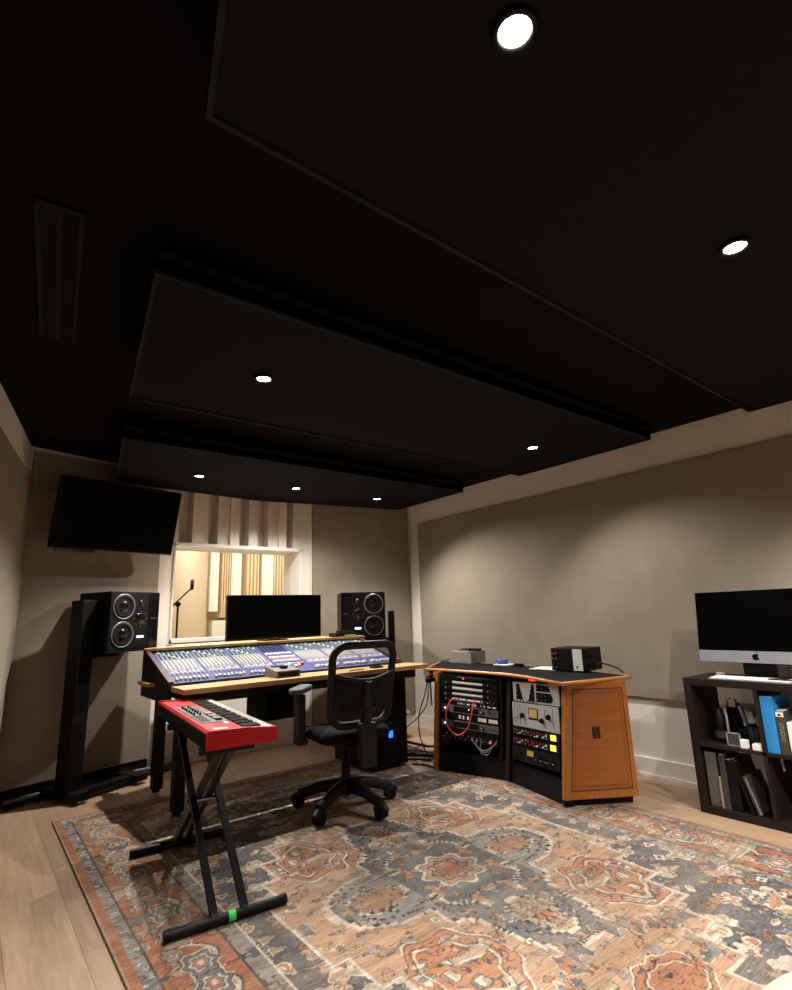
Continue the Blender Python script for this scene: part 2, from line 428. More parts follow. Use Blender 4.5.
cloud('largest black ceiling cloud nearest the viewer with two bright downlights', [(3.80, 1.16), (3.80, -1.40), (-.28, -1.40), (.325, 1.11)])
cloud('long black ceiling cloud between the nearest and farthest ceiling clouds', [(3.80, 1.80), (.385, 1.80), (.56, 3.015), (3.80, 3.015)][::-1])
cloud('farthest black ceiling cloud above the mixing desk with three small downlights', [(3.80, 3.735), (.675, 3.735), (.88, 4.98), (2.2, 5.10), (3.80, 4.80)][::-1])

def downlight(x, y, label, energy, spot=112, aim=(0, 0), lens='lamp'):
    o = thing('downlight', label, 'downlight', (x, y, 2.39), 0, 'recessed downlights in the ceiling clouds')
    b = MB(); b.lathe([(.034, .014), (.034, .004), (.037, -.004), (.046, -.004), (.048, .0), (.048, .014)], 32); b.build('trim_ring', 'black_plastic', o)
    b = MB(); b.lathe([(.0335, .002), (.0335, .012)], 32); b.build('lens', lens, o)
    ld = bpy.data.lights.new('downlight_beam', 'SPOT'); lo = bpy.data.objects.new('downlight_beam', ld); col.objects.link(lo)
    lo.location = (x, y, 2.378); ld.energy = energy; ld.spot_size = radians(spot); ld.spot_blend = .65
    d = Vector((aim[0], aim[1], -1)); lo.rotation_euler = d.to_track_quat('-Z', 'Y').to_euler()
    ld.shadow_soft_size = .022; ld.color = (1., .965, .915)
    return o
downlight(.778, .53, 'large bright downlight at top of photo in the nearest cloud', 165, 100, (-.16, .0))
downlight(1.94, .542, 'bright downlight at the right of the photo in the nearest cloud', 115, 100, (.15, -.10))
downlight(3.10, .55, 'rightmost downlight of the nearest ceiling cloud above the bookcase', 110, 108, (.08, .05))
downlight(1.97, -.85, 'rear middle downlight of the nearest cloud behind the viewer', 290, 104, (.7, .12))
downlight(.70, -.85, 'rear left downlight of the nearest cloud behind the viewer', 70, 100, (-.15, .0))
downlight(1.055, 2.39, 'left downlight in the middle ceiling cloud above the keyboard', 105, 86, (-.42, -.42))
downlight(3.205, 2.40, 'right downlight in the middle ceiling cloud near the rack cabinet', 65, 116, (.1, -.25))
downlight(1.403, 4.43, 'leftmost of the three small downlights in the farthest cloud', 165, 124, (-.04, -.34))
downlight(2.299, 4.43, 'middle of the three small downlights in the farthest cloud', 105, 157, (.0, -.12))
downlight(3.234, 4.43, 'rightmost of the three small downlights in the farthest cloud', 125, 128, (-.06, -.40))

# slot vent in the black ceiling at left
vz = ceil_z(.15)
t = thing('ceiling_vent', 'narrow black two slot air vent in the dark ceiling at left', 'vent', (.15, 2.42, vz-.012), radians(-6))
b = MB()
for x0, x1 in ((-.075,-.06),(-.01,.01),(.06,.075)): b.box((x0, -.5, 0), (x1, .5, .012))
for y0, y1 in ((-.51,-.49),(.49,.51)): b.box((-.075, y0, 0), (.075, y1, .012))
b.build('vent_frame', 'cloud_edge', t)
b = MB(); b.box((-.07, -.5, .008), (.07, .5, .0119)); b.build('vent_backing', 'black_matte', t)

# ------------------------------------------------------------------ room beyond the window
b = MB(); b.prism([(-.5, 5.60), (6.5, 5.60), (6.5, 9.3), (-.5, 9.3)], -.1, 0); struct('floor_beyond', b, 'floor')
b = MB(); b.prism([(-.5, 5.60), (6.5, 5.60), (6.5, 9.3), (-.5, 9.3)], 3.0, 3.1); struct('ceiling_beyond', b, 'live_white')
wall('wall_beyond_left', (1.15, 5.62), (3.1, 9.0), -.1, 'live_wall', 0, 3.0)
wall('wall_beyond_back', (2.9, 9.0), (6.2, 9.0), -.1, 'live_wall', 0, 3.0)
wall('wall_beyond_right', (5.6, 9.0), (5.6, 5.62), -.1, 'live_white', 0, 3.0)
wall('wall_beyond_front', (5.6, 5.66), (-.4, 5.66), -.04, 'live_white', 2.0, 3.0)
def lp(name, label, x0, x1, z0, m, t=.12, cat='wall panel'):
    o = MB(); 
    if m == 'pine':
        n = 7
        for k in range(n):
            xa = x0+(x1-x0)*k/n; o.box((xa, 9.0-t+.03*(k % 2), z0), (xa+(x1-x0)/n-.006, 9.0, 2.9))
    else: o.box((x0, 9.0-t, z0), (x1, 9.0, 2.9))
    return tag(o.build(name, m), label, cat)
lp('white_wall_panel', 'cream wall panel beyond the window, left of the first wooden panel', 3.04, 3.18, 1.36, 'live_white', .2)
lp('slatted_wall_panel', 'pale wooden panel nearest the mic stand seen through the window', 3.23, 3.37, 1.26, 'pine', .22)
lp('white_wall_panel', 'cream wall panel beyond the window between the first two wooden panels', 3.39, 3.56, 1.0, 'live_white', .2)
lp('slatted_wall_panel', 'middle pale wooden panel beyond the window above the desk monitor', 3.68, 3.90, 1.0, 'pine', .16)
lp('white_wall_panel', 'cream wall panel beyond the window right of the middle wooden panel', 3.93, 4.14, 1.0, 'live_white', .2)
lp('slatted_wall_panel', 'rightmost pale wooden panel seen beyond the window', 4.18, 4.37, 1.0, 'pine', .14)
b = MB(); b.box((3.1, 8.8, 0), (3.75, 9.0, 1.22)); tag(b.build('low_white_ledge', 'live_white'), 'white ledge on the far wall beyond the window', 'ledge')
# mic stand with boom
t = thing('microphone_stand', 'black microphone stand with raised boom arm beyond the window', 'microphone stand', (1.815, 6.25, 0))
b = MB(); b.cyl((0,0,.02), (0,0,1.42), .011, 10); b.build('pole', 'black_steel', t)
b = MB(); b.cyl((-.06,0,1.38), (.14,-.02,1.585), .008, 8); b.build('boom_arm', 'black_steel', t)
b = MB(); b.cyl((0,-.02,1.40), (0,.02,1.40), .026, 12); b.build('clutch', 'black_steel', t)
for k in range(3):
    a = 2*pi*k/3+.4; b = MB(); b.cyl((0,0,.12), (.26*cos(a), .26*sin(a), .012), .011, 8); b.build('leg', 'black_steel', t)
T0 = Matrix.Translation((1.95, 6.225, 1.555)) @ Matrix.Rotation(radians(8), 4, 'Y')
t = thing('microphone', 'small dark microphone on the boom arm beyond the window', 'microphone', (1.95, 6.225, 1.555))
b = MB(); b.lathe([(.012, -.0), (.018, .01), (.018, .06)], 16); b.build('body', 'black_steel', t)
b = MB(); b.lathe([(.018, .06), (.021, .07), (.021, .10), (.012, .115)], 16); b.build('grille', 'rack_grey', t)
# little things standing on a table beyond the glass
t = thing('side_table', 'pale table top just beyond the window sill', 'table', (2.1, 6.2, 0))
b = MB(); b.box((-.45, -.3, .93), (.45, .0, .96)); b.build('tabletop', 'live_white', t)
for sx in (-.42, .42):
    for sy in (-.27, -.03):
        b = MB(); b.cyl((sx, sy, 0), (sx, sy, .931), .015, 8); b.build('leg', 'black_steel', t)
t = thing('clip_device', 'small dark clip-on device at the lower left of the window', 'device', (1.78, 5.98, .96))
b = MB(); b.box((-.03,-.02,0), (.03,.02,.03), ch=.006); b.build('base', 'black_plastic', t)
b = MB(); b.cyl((0,0,.03), (-.015,0,.085), .008, 8); b.build('stem', 'black_plastic', t)
t = thing('cable_clamp', 'small dark clamp standing on a pale disc beyond the window', 'clamp', (1.955, 5.98, .96))
b = MB(); b.lathe([(.07, 0), (.07, .008), (.03, .016)], 20); b.build('disc', 'yellow_cap', t)
b = MB(); b.cyl((0,0,.016), (.0,0,.09), .01, 8); b.cyl((0,0,.05), (.02,0,.075), .012, 8); b.build('clamp', 'black_plastic', t)
b = MB(); b.lathe([(.05, 0), (.055, .01), (.055, .07), (.05, .075)], 20)
tag(b.build('white_canister', 'white_cap', None, (2.24, 6.0, .96)), 'white rounded canister beyond the window beside the monitor', 'canister')
for lx, ly in ((2.6, 7.4), (4.2, 7.6)):
    ld = bpy.data.lights.new('live_room_light', 'AREA'); lo = bpy.data.objects.new('live_room_light', ld); col.objects.link(lo)
    ld.size = .8; ld.energy = 44; ld.color = (1, .96, .88); lo.location = (lx, ly, 2.95)

# ------------------------------------------------------------------ rug
def build_rug():
    W, Lh = 1.395, 2.155
    du = .005
    nu = int(2*W/du)+1; nv = int(2*Lh/du)+1
    u = np.linspace(-W, W, nu); v = np.linspace(-Lh, Lh, nv)
    U, V = np.meshgrid(u, v)                                   # shape nv, nu
    rng = np.random.default_rng(5)
    def C(r, g, b_): return np.array(lin((r, g, b_)))
    RUST, RUST2, PEACH, CREAM, GREY, LGREY, DARK, TAN, CHAR = (C(178,116,82), C(190,134,100), C(200,162,132), C(226,212,192), C(124,122,123),
        C(160,154,147), C(84,78,76), C(192,172,144), C(108,107,109))
    def vnoise(x, y, seed):
        n = np.random.default_rng(seed).random((256, 256))
        xi = np.floor(x).astype(int); yi = np.floor(y).astype(int); fx = x-xi; fy = y-yi
        fx = fx*fx*(3-2*fx); fy = fy*fy*(3-2*fy)
        g = lambda a, c: n[a % 256, c % 256]
        return (g(xi,yi)*(1-fx)+g(xi+1,yi)*fx)*(1-fy)+(g(xi,yi+1)*(1-fx)+g(xi+1,yi+1)*fx)*fy
    wob = lambda s, k: (vnoise(U*s+30, V*s+30, k)-.5)
    Ud = U+.012*wob(14, 1); Vd = V+.012*wob(14, 2)
    A, B = np.abs(Ud), np.abs(Vd)
    e = np.minimum(W-np.abs(U), Lh-np.abs(V))
    RUSTP = (RUST2+PEACH)/2*.96
    img = np.zeros(U.shape+(3,))
    def put(mask, c): img[mask] = c
    def motifs(mask, X, Y, cell, pal, out, k, size=.42, dens=.9, seed=3):
        # lobed little flowers and leaves, one in each cell
        ci = np.floor(X/cell).astype(int); cj = np.floor(Y/cell).astype(int)
        r_ = np.random.default_rng(seed); tab = r_.random((64, 64, 6))
        for di in (-1, 0, 1):
            for dj in (-1, 0, 1):
                i = ci+di; j = cj+dj; t = tab[i % 64, j % 64]
                cx = (i+.5+(t[..., 0]-.5)*.7)*cell; cy = (j+.5+(t[..., 1]-.5)*.7)*cell
                dx = X-cx; dy = Y-cy; ang = t[..., 2]*6.28; ca, sa = np.cos(ang), np.sin(ang)
                px = (dx*ca+dy*sa)*(1+.9*(t[..., 3] > .5)); py = (-dx*sa+dy*ca)
                rr = np.hypot(px, py); th = np.arctan2(py, px)
                R_ = cell*size*(.65+.5*t[..., 4])*(1+.28*np.cos(th*np.floor(3+t[..., 5]*4)))
                on = mask & (t[..., 3]*7 % 1 < dens)
                put(on & (rr < R_*1.0), out)
                for q, c in enumerate(pal):
                    put(on & (rr < R_*.78) & (np.floor(t[..., 2]*97) % len(pal) == q), c)
                put(on & (rr < R_*.30), out)
    def vines(mask, X, Y, c, p, wd, amp, freq):
        put(mask & (np.abs(np.sin(X*p+amp*np.sin(Y*freq))) < wd), c)
    def arab(mask, X, Y, k, seed, blob, lines, wid=.035, th=.66):
        # arabesque: filled leaf shapes with outlines, from level sets of a smooth field
        n = vnoise(X*k+40, Y*k+40, seed)*.7+vnoise(X*k*2.1+7, Y*k*2.1+7, seed+1)*.3
        m2 = vnoise(X*k*.9+90, Y*k*.9+90, seed+2)
        for i, c in enumerate(blob):
            sel = mask & (n > th) & (np.floor(m2*9.7) % len(blob) == i); put(sel, c)
        put(mask & (np.abs(n-th) < wid), lines[0])
        if len(lines) > 1: put(mask & (np.abs(n-.36) < wid*.8), lines[1])
    broken = vnoise(A*13+5, B*13+5, 77) > .30
    # ---- field
    fe = .43
    field = e > fe
    put(field, CHAR)
    arab(field, A, B, 19, 201, [RUST2, LGREY, TAN, PEACH], [DARK], .03, .62)
    motifs(field, A, B, .045, [RUST2, LGREY, GREY, TAN], DARK, 0, .26, .55, 21)
    motifs(field, A+.05, B+.03, .155, [PEACH, RUST2, CREAM, TAN], CREAM, 0, .34, .75, 11)
    arab(field, A, B, 9.5, 231, [CREAM, PEACH, RUST2], [CREAM], .012, .74)
    motifs(field, A, B+.07, .10, [RUST, CREAM, PEACH, LGREY], DARK, 0, .30, .6, 17)
    # ---- corner spandrels
    ca, cb = W-fe, Lh-fe
    fz = A/ca*.5+B/cb*1.0+.035*np.sign(np.sin(A*34))
    sp = fz > 1.24
    put(field & sp, TAN)
    arab(field & sp, A, B, 15, 301, [LGREY, RUST2, CREAM, PEACH], [DARK, CREAM], .035, .58)
    motifs(field & sp, A, B, .09, [LGREY, RUST2, CREAM, PEACH], DARK, 0, .34, .6, 31)
    put(field & (np.abs(fz-1.24) < .016), CREAM); put(field & (np.abs(fz-1.215) < .008), RUST)
    # ---- big stepped medallion
    def hw(y):
        o_ = np.full(y.shape, -1.)
        for lim, wv in ((1.30, .16), (1.16, .30), (1.0, .44), (.84, .56), (.66, .66), (.46, .74), (.26, .81)): o_[y < lim] = wv
        return o_
    m1 = A < hw(B); mo = (A < hw(B-.014)+.014) & ~m1
    put(field & mo, CREAM); put(field & m1, PEACH)
    md2 = np.where((A < hw(B+.012)-.012), .5, 1.5)
    inm = field & (md2 < .98)
    arab(inm, A, B, 19, 401, [RUST2, LGREY, RUST2, TAN], [DARK], .016, .66)
    arab(inm, A, B, 11, 431, [GREY, RUST2, LGREY], [CREAM], .010, .72)
    motifs(inm, A+.02, B, .06, [RUST2, LGREY, GREY, RUST], DARK, 0, .28, .55, 41)
    th = np.arctan2(B/1.2, A)
    lob = vnoise(A*9+3, B*9+3, 91)*.22-.11
    # rust lobes on the diagonals, cream and grey outlined
    for cx, cy, ra, rb in ((.47, .57, .19, .23), (.0, 1.06, .15, .11)):
        d = np.hypot((A-cx)/ra, (B-cy)/rb)*(1+.06*np.cos(8*np.arctan2(B-cy, A-cx)))+lob*.6
        put(inm & (d < 1.06) & (d > .98) & broken, CREAM); put(inm & (d < 1.0) & (d > .975), DARK); put(inm & (d < .975), RUST2)
        ins = inm & (d < .90)
        arab(ins, A, B, 17, int(500+cx*100), [PEACH, GREY, CREAM, TAN], [DARK, DARK], .022, .58)
        put(ins & (np.abs(d-.58+lob*2) < .03) & broken, CREAM); put(ins & (np.abs(d-.66+lob*2) < .016), DARK)
    # grey inner cross with lobes, edges drawn in small steps
    qs = lambda x, q: np.round(x/q)*q
    Aq, Bq = qs(A, .022), qs(B, .022)
    g1 = np.minimum(np.minimum(np.hypot(Aq/.66, Bq/.27), np.hypot(Aq/.27, Bq/.80)), np.hypot(Aq/.40, Bq/.44))*(1+.03*np.cos(12*th))+lob*.45
    put(inm & (g1 < 1.035) & (g1 > .975) & (vnoise(A*9+5, B*9+5, 78) > .22), CREAM); put(inm & (g1 < .98), DARK); put(inm & (g1 < .965), LGREY)
    gm = vnoise(A*2.2+1, V*2.2+1, 93)
    put(inm & (g1 < .965) & (gm > .50), GREY)
    gi = inm & (g1 < .95)
    arab(gi, A, B, 21, 601, [RUST2, TAN, LGREY, PEACH], [DARK], .018, .66)
    put(gi & (np.abs(g1-.70+lob) < .016) & broken, CREAM); put(gi & (np.abs(g1-.735+lob) < .010), DARK)
    put(gi & (np.abs(g1-.86) < .010), DARK)
    for cx, cy, ra, rb in ((.42, .0, .14, .09), (.0, .52, .10, .15)):
        d = np.hypot((Aq-cx)/ra, (Bq-cy)/rb)+lob
        put(gi & (d < 1.06) & (d > .96) & broken, CREAM); put(gi & (d < .97) & (d > .92), DARK); put(gi & (d < .92), TAN if cy else RUSTP)
        arab(gi & (d < .85), A, B, 28, 631, [PEACH, GREY, RUST2], [DARK], .03, .56)
    # eight pointed star
    st = np.hypot(U, V)/(1+.12*np.cos(8*np.arctan2(V, U)))
    put(st < .155, CREAM); put(st < .136, DARK); put(st < .131, PEACH); put((st < .10) & (st > .092), DARK)
    arab(st < .09, A, B, 30, 651, [RUST2, GREY], [DARK], .04, .5)
    put(st < .04, RUST)
    # ---- borders
    side = (W-np.abs(U)) < (Lh-np.abs(V))
    s_ = np.where(side, Vd, Ud)
    ring = e <= fe
    put(ring, GREY)
    inner = (e > .36) & ring
    put(inner, LGREY)
    arab(inner, A, B, 22, 701, [CHAR, TAN], [DARK], .03, .6)
    motifs(inner, np.abs(s_)+.02, e*1., .06, [RUST2, CREAM, CHAR], CHAR, 0, .32, .9, 71)
    put(ring & (np.abs(e-.358) < .005), DARK); put(ring & (np.abs(e-.43) < .005), CREAM)
    mainb = (e > .098) & (e < .352)
    put(mainb, RUST)
    arab(mainb, A, B, 17, 801, [PEACH, RUST2, GREY, TAN], [DARK, RUST2], .026, .60)
    vine = (e-.225)-.075*np.sin((np.abs(s_))*2*pi/.46)
    put(mainb & (np.abs(vine) < .008) & broken, CREAM); put(mainb & (np.abs(vine-.012) < .005), DARK)
    for off, dy, rx, ry, cc in ((0, .01, .075, .055, GREY), (.23, -.02, .085, .05, TAN), (.115, .055, .045, .03, PEACH), (.345, -.06, .045, .03, LGREY)):
        a2 = np.mod(np.abs(s_)+.16+off, .46)-.23
        d = np.hypot(a2/rx, (e-.225-dy)/ry)*(1+.14*np.cos(6*np.arctan2(e-.225-dy, a2)))+lob*.8
        put(mainb & (d < 1.17) & (d > 1.05) & broken, CREAM); put(mainb & (d < 1.05), DARK); put(mainb & (d < .98), cc)
        put(mainb & (np.abs(d-.62) < .06) & broken, CREAM); put(mainb & (d < .42), RUST2); put(mainb & (d < .2), CREAM)
    put(ring & (np.abs(e-.094) < .005), DARK)
    outer = (e > .044) & (e < .088)
    put(outer, LGREY)
    arab(outer, A, B, 26, 901, [CHAR, GREY], [DARK], .03, .55)
    motifs(outer, np.abs(s_)+.01, e-.066+.025, .05, [CREAM, RUST2, CREAM], CHAR, 0, .30, .95, 91)
    put(e <= .044, RUST); put(e < .010, TAN)
    # ---- wear, abrash and fine grain
    ab = .80+.34*vnoise(U*2+9, V*24+9, 7)+.12*(rng.random(U.shape)-.5)
    fade = np.clip(vnoise(U*4+3, V*9+3, 8)*.9-.25, 0, .5)[..., None]
    streak = np.clip(vnoise(U*9+11, V*110+5, 12)*1.6-.75, 0, .6)[..., None]
    grain = np.clip(vnoise(U*90, V*120, 9)*1.5-.8, 0, .55)[..., None]
    img = img*(1-fade*.45)+TAN*fade*.45
    img = img*(1-streak*.75)+(img*.4+LGREY*.22)*streak*.75
    img = img*(1-grain*.6)+LGREY*grain*.6
    img = np.clip(img*ab[..., None], 0, 1)
    # ---- mesh
    nvx = nu*nv
    co = np.zeros((nvx, 3)); co[:, 0] = U.ravel(); co[:, 1] = V.ravel(); co[:, 2] = .012
    idx = np.arange(nvx).reshape(nv, nu)
    q = np.stack([idx[:-1,:-1], idx[:-1,1:], idx[1:,1:], idx[1:,:-1]], -1).reshape(-1, 4)
    border = np.concatenate([idx[0,:], idx[1:,-1], idx[-1,-2::-1], idx[-2:0:-1,0]])
    low = co[border].copy(); low[:, 2] = .0005
    nb = len(border); li = nvx+np.arange(nb)
    sk = np.stack([li, np.roll(li, -1), np.roll(border, -1), border], -1)
    allco = np.concatenate([co, low]); faces = np.concatenate([q, sk])
    me = bpy.data.meshes.new('rug')
    me.vertices.add(len(allco)); me.vertices.foreach_set('co', allco.ravel())
    me.loops.add(faces.size); me.loops.foreach_set('vertex_index', faces.ravel().astype(np.int32))
    me.polygons.add(len(faces)); me.polygons.foreach_set('loop_start', np.arange(0, faces.size, 4, dtype=np.int32))
    me.update(calc_edges=True)
    ca_ = me.color_attributes.new('weave', 'FLOAT_COLOR', 'POINT')
    cols = np.ones((len(allco), 4)); cols[:nvx, :3] = img.reshape(-1, 3)*.84; cols[nvx:, :3] = C(150,110,80)
    ca_.data.foreach_set('color', cols.ravel().astype(np.float32))
    me.materials.append(M['rug'])
    o = bpy.data.objects.new('rug', me); col.objects.link(o); o.location = (1.953, 2.16, 0)
    tag(o, 'large rust grey and cream patterned rug on the oak floor', 'rug')
build_rug()

# ------------------------------------------------------------------ studio desk
DZ = .80; RT = .0125
desk = thing('studio_desk', 'wide oak topped studio desk with black steel legs under the mixing console', 'desk', (1.09, 3.54, 0))
b = MB(); b.box((.0, 0, DZ-.032), (1.975, .26, DZ), ch=.004); b.build('desktop', 'oak', desk)
b = MB(); b.prism([(-.01, .87), (1.94, .87), (1.94, .96), (1.74, 1.02), (1.74, 1.38), (.26, 1.38), (.26, 1.06), (-.01, .97)], 1.002, 1.022); b.build('rear_shelf', 'oak', desk)
b = MB(); b.box((-.066, .58, .775), (-.016, .86, .80), ch=.004); b.build('side_shelf', 'oak_edge', desk)
for x0 in (.02, 1.68):
    b = MB(); b.box((x0, .97, .768), (x0+.03, 1.07, 1.003)); b.build('shelf_support', 'black_steel', desk)
for x0, yy in ((.06, .30), (.09, .90), (1.84, .30), (1.84, .90)):
    zb = RT if yy < .5 else RT
    b = MB(); b.box((x0, yy, zb+.02), (x0+.07, yy+.07, DZ-.03)); g = b.build('leg', 'black_steel', desk)
    b = MB(); b.lathe([(.028, zb), (.028, zb+.012), (.012, zb+.02), (.012, zb+.03)], 14, T=Matrix.Translation((x0+.035, yy+.035, 0))); b.build('foot', 'black_plastic', g)
b = MB(); b.box((.07, .08, DZ-.10), (1.90, .12, DZ-.031)); b.build('front_rail', 'black_steel', desk)
b = MB(); b.box((.07, .93, DZ-.10), (1.90, .96, DZ-.031)); b.build('back_rail', 'black_steel', desk)
for x0 in (.08, 1.86):
    b = MB(); b.box((x0, .12, DZ-.10), (x0+.03, .93, DZ-.031)); b.build('side_rail', 'black_steel', desk)
b = MB(); b.box((.13, .93, .60), (1.86, .945, .63)); b.build('cable_rail', 'black_steel', desk)

# ------------------------------------------------------------------ mixing console
CX0, CW = 1.105, 1.88
con = thing('mixing_console', 'large blue and grey mixing console with rows of faders and knobs on the desk', 'mixing console', (CX0, 3.829, DZ-.014))
prof = [(0, -.03), (.68, -.03), (.68, .206), (.645, .208), (.02, .018), (0, .018)]
b = MB(); b.prism(prof, -.004, CW-.012, 'x'); b.build('body', 'black_plastic', con)
for x0 in (-.030, CW-.014):
    b = MB(); b.prism([(.0, -.10), (.68, -.10), (.68, .218), (.64, .224), (-.015, .034), (-.015, .0)] if x0 < 0 else [(-.005, .002), (.68, .002), (.68, .218), (.64, .224), (-.005, .034)], x0, x0+.026, 'x', 'black_plastic')
    b.prism([(-.018, .0), (.0, .0), (.0, .02), (.64, .218), (.64, .232), (-.018, .042)], x0-.002, x0+.028, 'x', 'maroon')
    b.build('side_cheek', None, con)
b = MB(); b.prism([(.645, .204), (.68, .204), (.68, .224), (.645, .222)], .0, CW, 'x', 'maroon')
for k in range(56): b.cyl((.04+k*.0325, .662, .222), (.04+k*.0325, .662, .229), .005, 6, 'white_cap')
b.build('rear_connector_strip', None, con)
SA = atan2(.190, .62); SL = .64/cos(SA)
SM = Matrix.Translation((0, .02, .0195)) @ Matrix.Rotation(SA, 4, 'X')
nb = 7; bw = (CW-.03)/nb
knob_count = 0
stuff = MB()
for k in range(nb):
    x0 = .015+k*bw; x1 = x0+bw
    b = MB()
    master = (k == 3)
    b.box((x0, 0, 0), (x1-.003, SL-.02, .006), 'blue_panel', SM)
    sw = (bw-.028)/8
    if not master:
        b.box((x0+.011, .145, .006), (x1-.013, .235, .0075), 'lilac', SM)
        b.box((x0+.011, .237, .006), (x1-.013, .43, .0075), 'strip_grey', SM)
        b.box((x0+.011, .432, .006), (x1-.013, .632, .0075), 'pale_teal', SM)
        for c in range(8):
            sx = x0+.013+sw*(c+.5)
            b.box((sx-.003, .012, .006), (sx+.003, .125, .0072), 'dark_cap', SM)                # fader slot
            b.box((sx-.004, .250, .0075), (sx+.0065, .415, .0085), 'slot_grey', SM)             # dark channel column
            b.box((sx-.011, .260, .0075), (sx-.0065, .405, .0085), 'white_cap', SM)
            for v, m in ((.155, 'strip_grey' if c % 3 else 'pink'), (.178, 'white_cap'), (.200, 'white_cap' if c % 2 else 'lilac'), (.222, 'pink' if c % 2 else 'lilac')):
                b.box((sx-.006, v-.006, .0075), (sx+.006, v+.006, .012), m, SM)
            for r in range(6):
                v = .448+r*.031
                b.box((sx+.004, v+.009, .0075), (sx+.012, v+.019, .0095), 'white_cap', SM)
    else:
        b.box((x0+.012, .16, .006), (x1-.014, .60, .0075), 'lilac', SM)
        b.box((x0+.012, .43, .0075), (x1-.014, .60, .009), 'blue_panel', SM)
        for c in range(6):
            sx = x0+.03+c*.037
            b.box((sx-.007, .44, .009), (sx+.007, .585, .018), 'dark_cap', SM)
            b.box((sx+.008, .45, .009), (sx+.013, .58, .010), 'white_cap', SM)
        for c in range(10):
            sx = x0+.022+c*.0235
            for v, m in ((.40, 'white_cap'), (.36, 'slot_grey'), (.32, 'white_cap'), (.28, 'pink' if c % 3 else 'red_cap'), (.24, 'white_cap'), (.20, 'slot_grey')):
                b.box((sx-.007, v-.007, .0075), (sx+.007, v+.007, .013), m, SM)
    bay = b.build('channel_bay', None, con)
    if k == 3: bay['label'] = 'blue master section bay with six dark meters'
    if not master:
        for c in range(8):
            sx = x0+.013+sw*(c+.5)
            v = .045+.006*((c*5+k*3) % 3)
            f_ = MB(); f_.box((sx-.008, v-.015, .0072), (sx+.008, v+.015, .022), 'white_cap', SM, ch=.004); f_.box((sx-.0083, v-.0015, .0215), (sx+.0083, v+.0015, .0228), 'dark_cap', SM)
            f_.build('fader', None, bay)
        for r in range(6):
            v = .448+r*.031
            for c in range(8):
                sx = x0+.013+sw*(c+.5)
                m = ('dark_cap', 'teal', 'dark_cap', 'teal', 'white_cap', 'dark_cap')[(r+c) % 6]
                one = knob_count < 100
                kb_ = MB() if one else stuff
                kb_.lathe([(.0078, .0075), (.0078, .009), (.006, .010), (.0055, .016)], 10, m, SM @ Matrix.Translation((sx, v, 0)))
                if one: kb_.build('knob', None, bay)
                knob_count += 1
    else:
        for c in range(6):
            sx = x0+.03+c*.037
            f_ = MB(); f_.box((sx-.012, .08+.02*(c % 3), .006), (sx+.012, .11+.02*(c % 3), .02), 'white_cap' if c < 4 else ('yellow_cap' if c == 4 else 'red_cap'), SM, ch=.003); f_.build('fader', None, bay)
o = stuff.build('knob', None, con); o['kind'] = 'stuff'

# ------------------------------------------------------------------ things on the desk
t = thing('monitor_controller', 'small grey wedge desktop controller with dark buttons on the front desk edge', 'controller', (1.745, 3.63, DZ+.0005), radians(3))
b = MB(); b.prism([(0, 0), (.0, .045), (.17, .07), (.17, 0)], 0, .19, 'x'); b.build('case', 'ctl_grey', t)
b = MB(); b.box((.015, -.003, .008), (.175, .0, .036)); b.build('front_panel', 'black_plastic', t)
a_ = atan2(.025, .17); T0 = Matrix.Translation((0, 0, .045)) @ Matrix.Rotation(a_, 4, 'X')
b = MB(); b.lathe([(.03, 0), (.03, .008), (.024, .016), (.022, .018)], 24, T=T0 @ Matrix.Translation((.10, .085, 0))); b.build('wheel', 'black_plastic', t)
for k in range(4):
    b = MB(); b.box((.03+.035*k, .125, 0), (.055+.035*k, .15, .006), T=T0, ch=.002); b.build('button', 'black_plastic', t)
b = MB(); b.box((0, 0, 0), (.13, .012, .010), ch=.003)
tag(b.build('yellow_pencil', 'yellow_cap', None, (2.33, 3.60, DZ+.0005)), 'yellow pencil lying on the front desk edge behind the chair back', 'pencil')
b = MB(); b.box((0, 0, 0), (.10, .05, .014), ch=.005)
o = tag(b.build('remote_control', 'black_plastic', None, (2.56, 3.62, DZ+.0005)), 'small dark remote on the desk edge right of the pencil', 'remote')
t = thing('interface_box', 'small black box with green glowing front on the rear desk shelf', 'audio interface', (2.73, 4.455, 1.0225))
b = MB(); b.box((0, 0, 0), (.23, .12, .034), ch=.004); b.build('case', 'black_plastic', t)
b = MB(); b.box((.1, -.002, .006), (.222, .0, .016)); b.build('green_light', 'led_green', t)
t = thing('drive_case', 'thin black drive stacked on the green lit box', 'hard drive', (2.80, 4.47, 1.057))
b = MB(); b.box((0, 0, 0), (.14, .09, .022), ch=.004); b.build('case', 'black_plastic', t)
b = MB(); b.box((.005, -.002, .004), (.135, .0, .010)); b.build('front_strip', 'rack_grey', t)

# wide monitor
t = thing('wide_monitor', 'wide black ultrawide monitor standing behind the mixing console', 'monitor', (2.155, 4.55, 1.0225))
b = MB(); b.box((-.447, -.05, .012), (.447, -.012, .392), ch=.006); b.build('housing', 'black_plastic', t)
b = MB(); b.box((-.441, -.0515, .032), (.441, -.0498, .387)); b.build('screen', 'screen_matte', t)
b = MB(); b.box((-.03, -.0525, .0185), (-.022, -.0498, .0245), 'rack_grey'); b.box((-.016, -.0525, .0185), (-.008, -.0498, .0245), 'rack_grey'); b.box((-.002, -.0525, .0185), (.006, -.0498, .0245), 'rack_grey'); b.build('badge', None, t)
b = MB(); b.box((-.04, -.02, .003), (.04, .015, .2)); b.build('neck', 'black_plastic', t)
b = MB(); b.box((-.13, -.03, 0), (.13, .065, .008), ch=.003); b.build('foot', 'black_plastic', t)

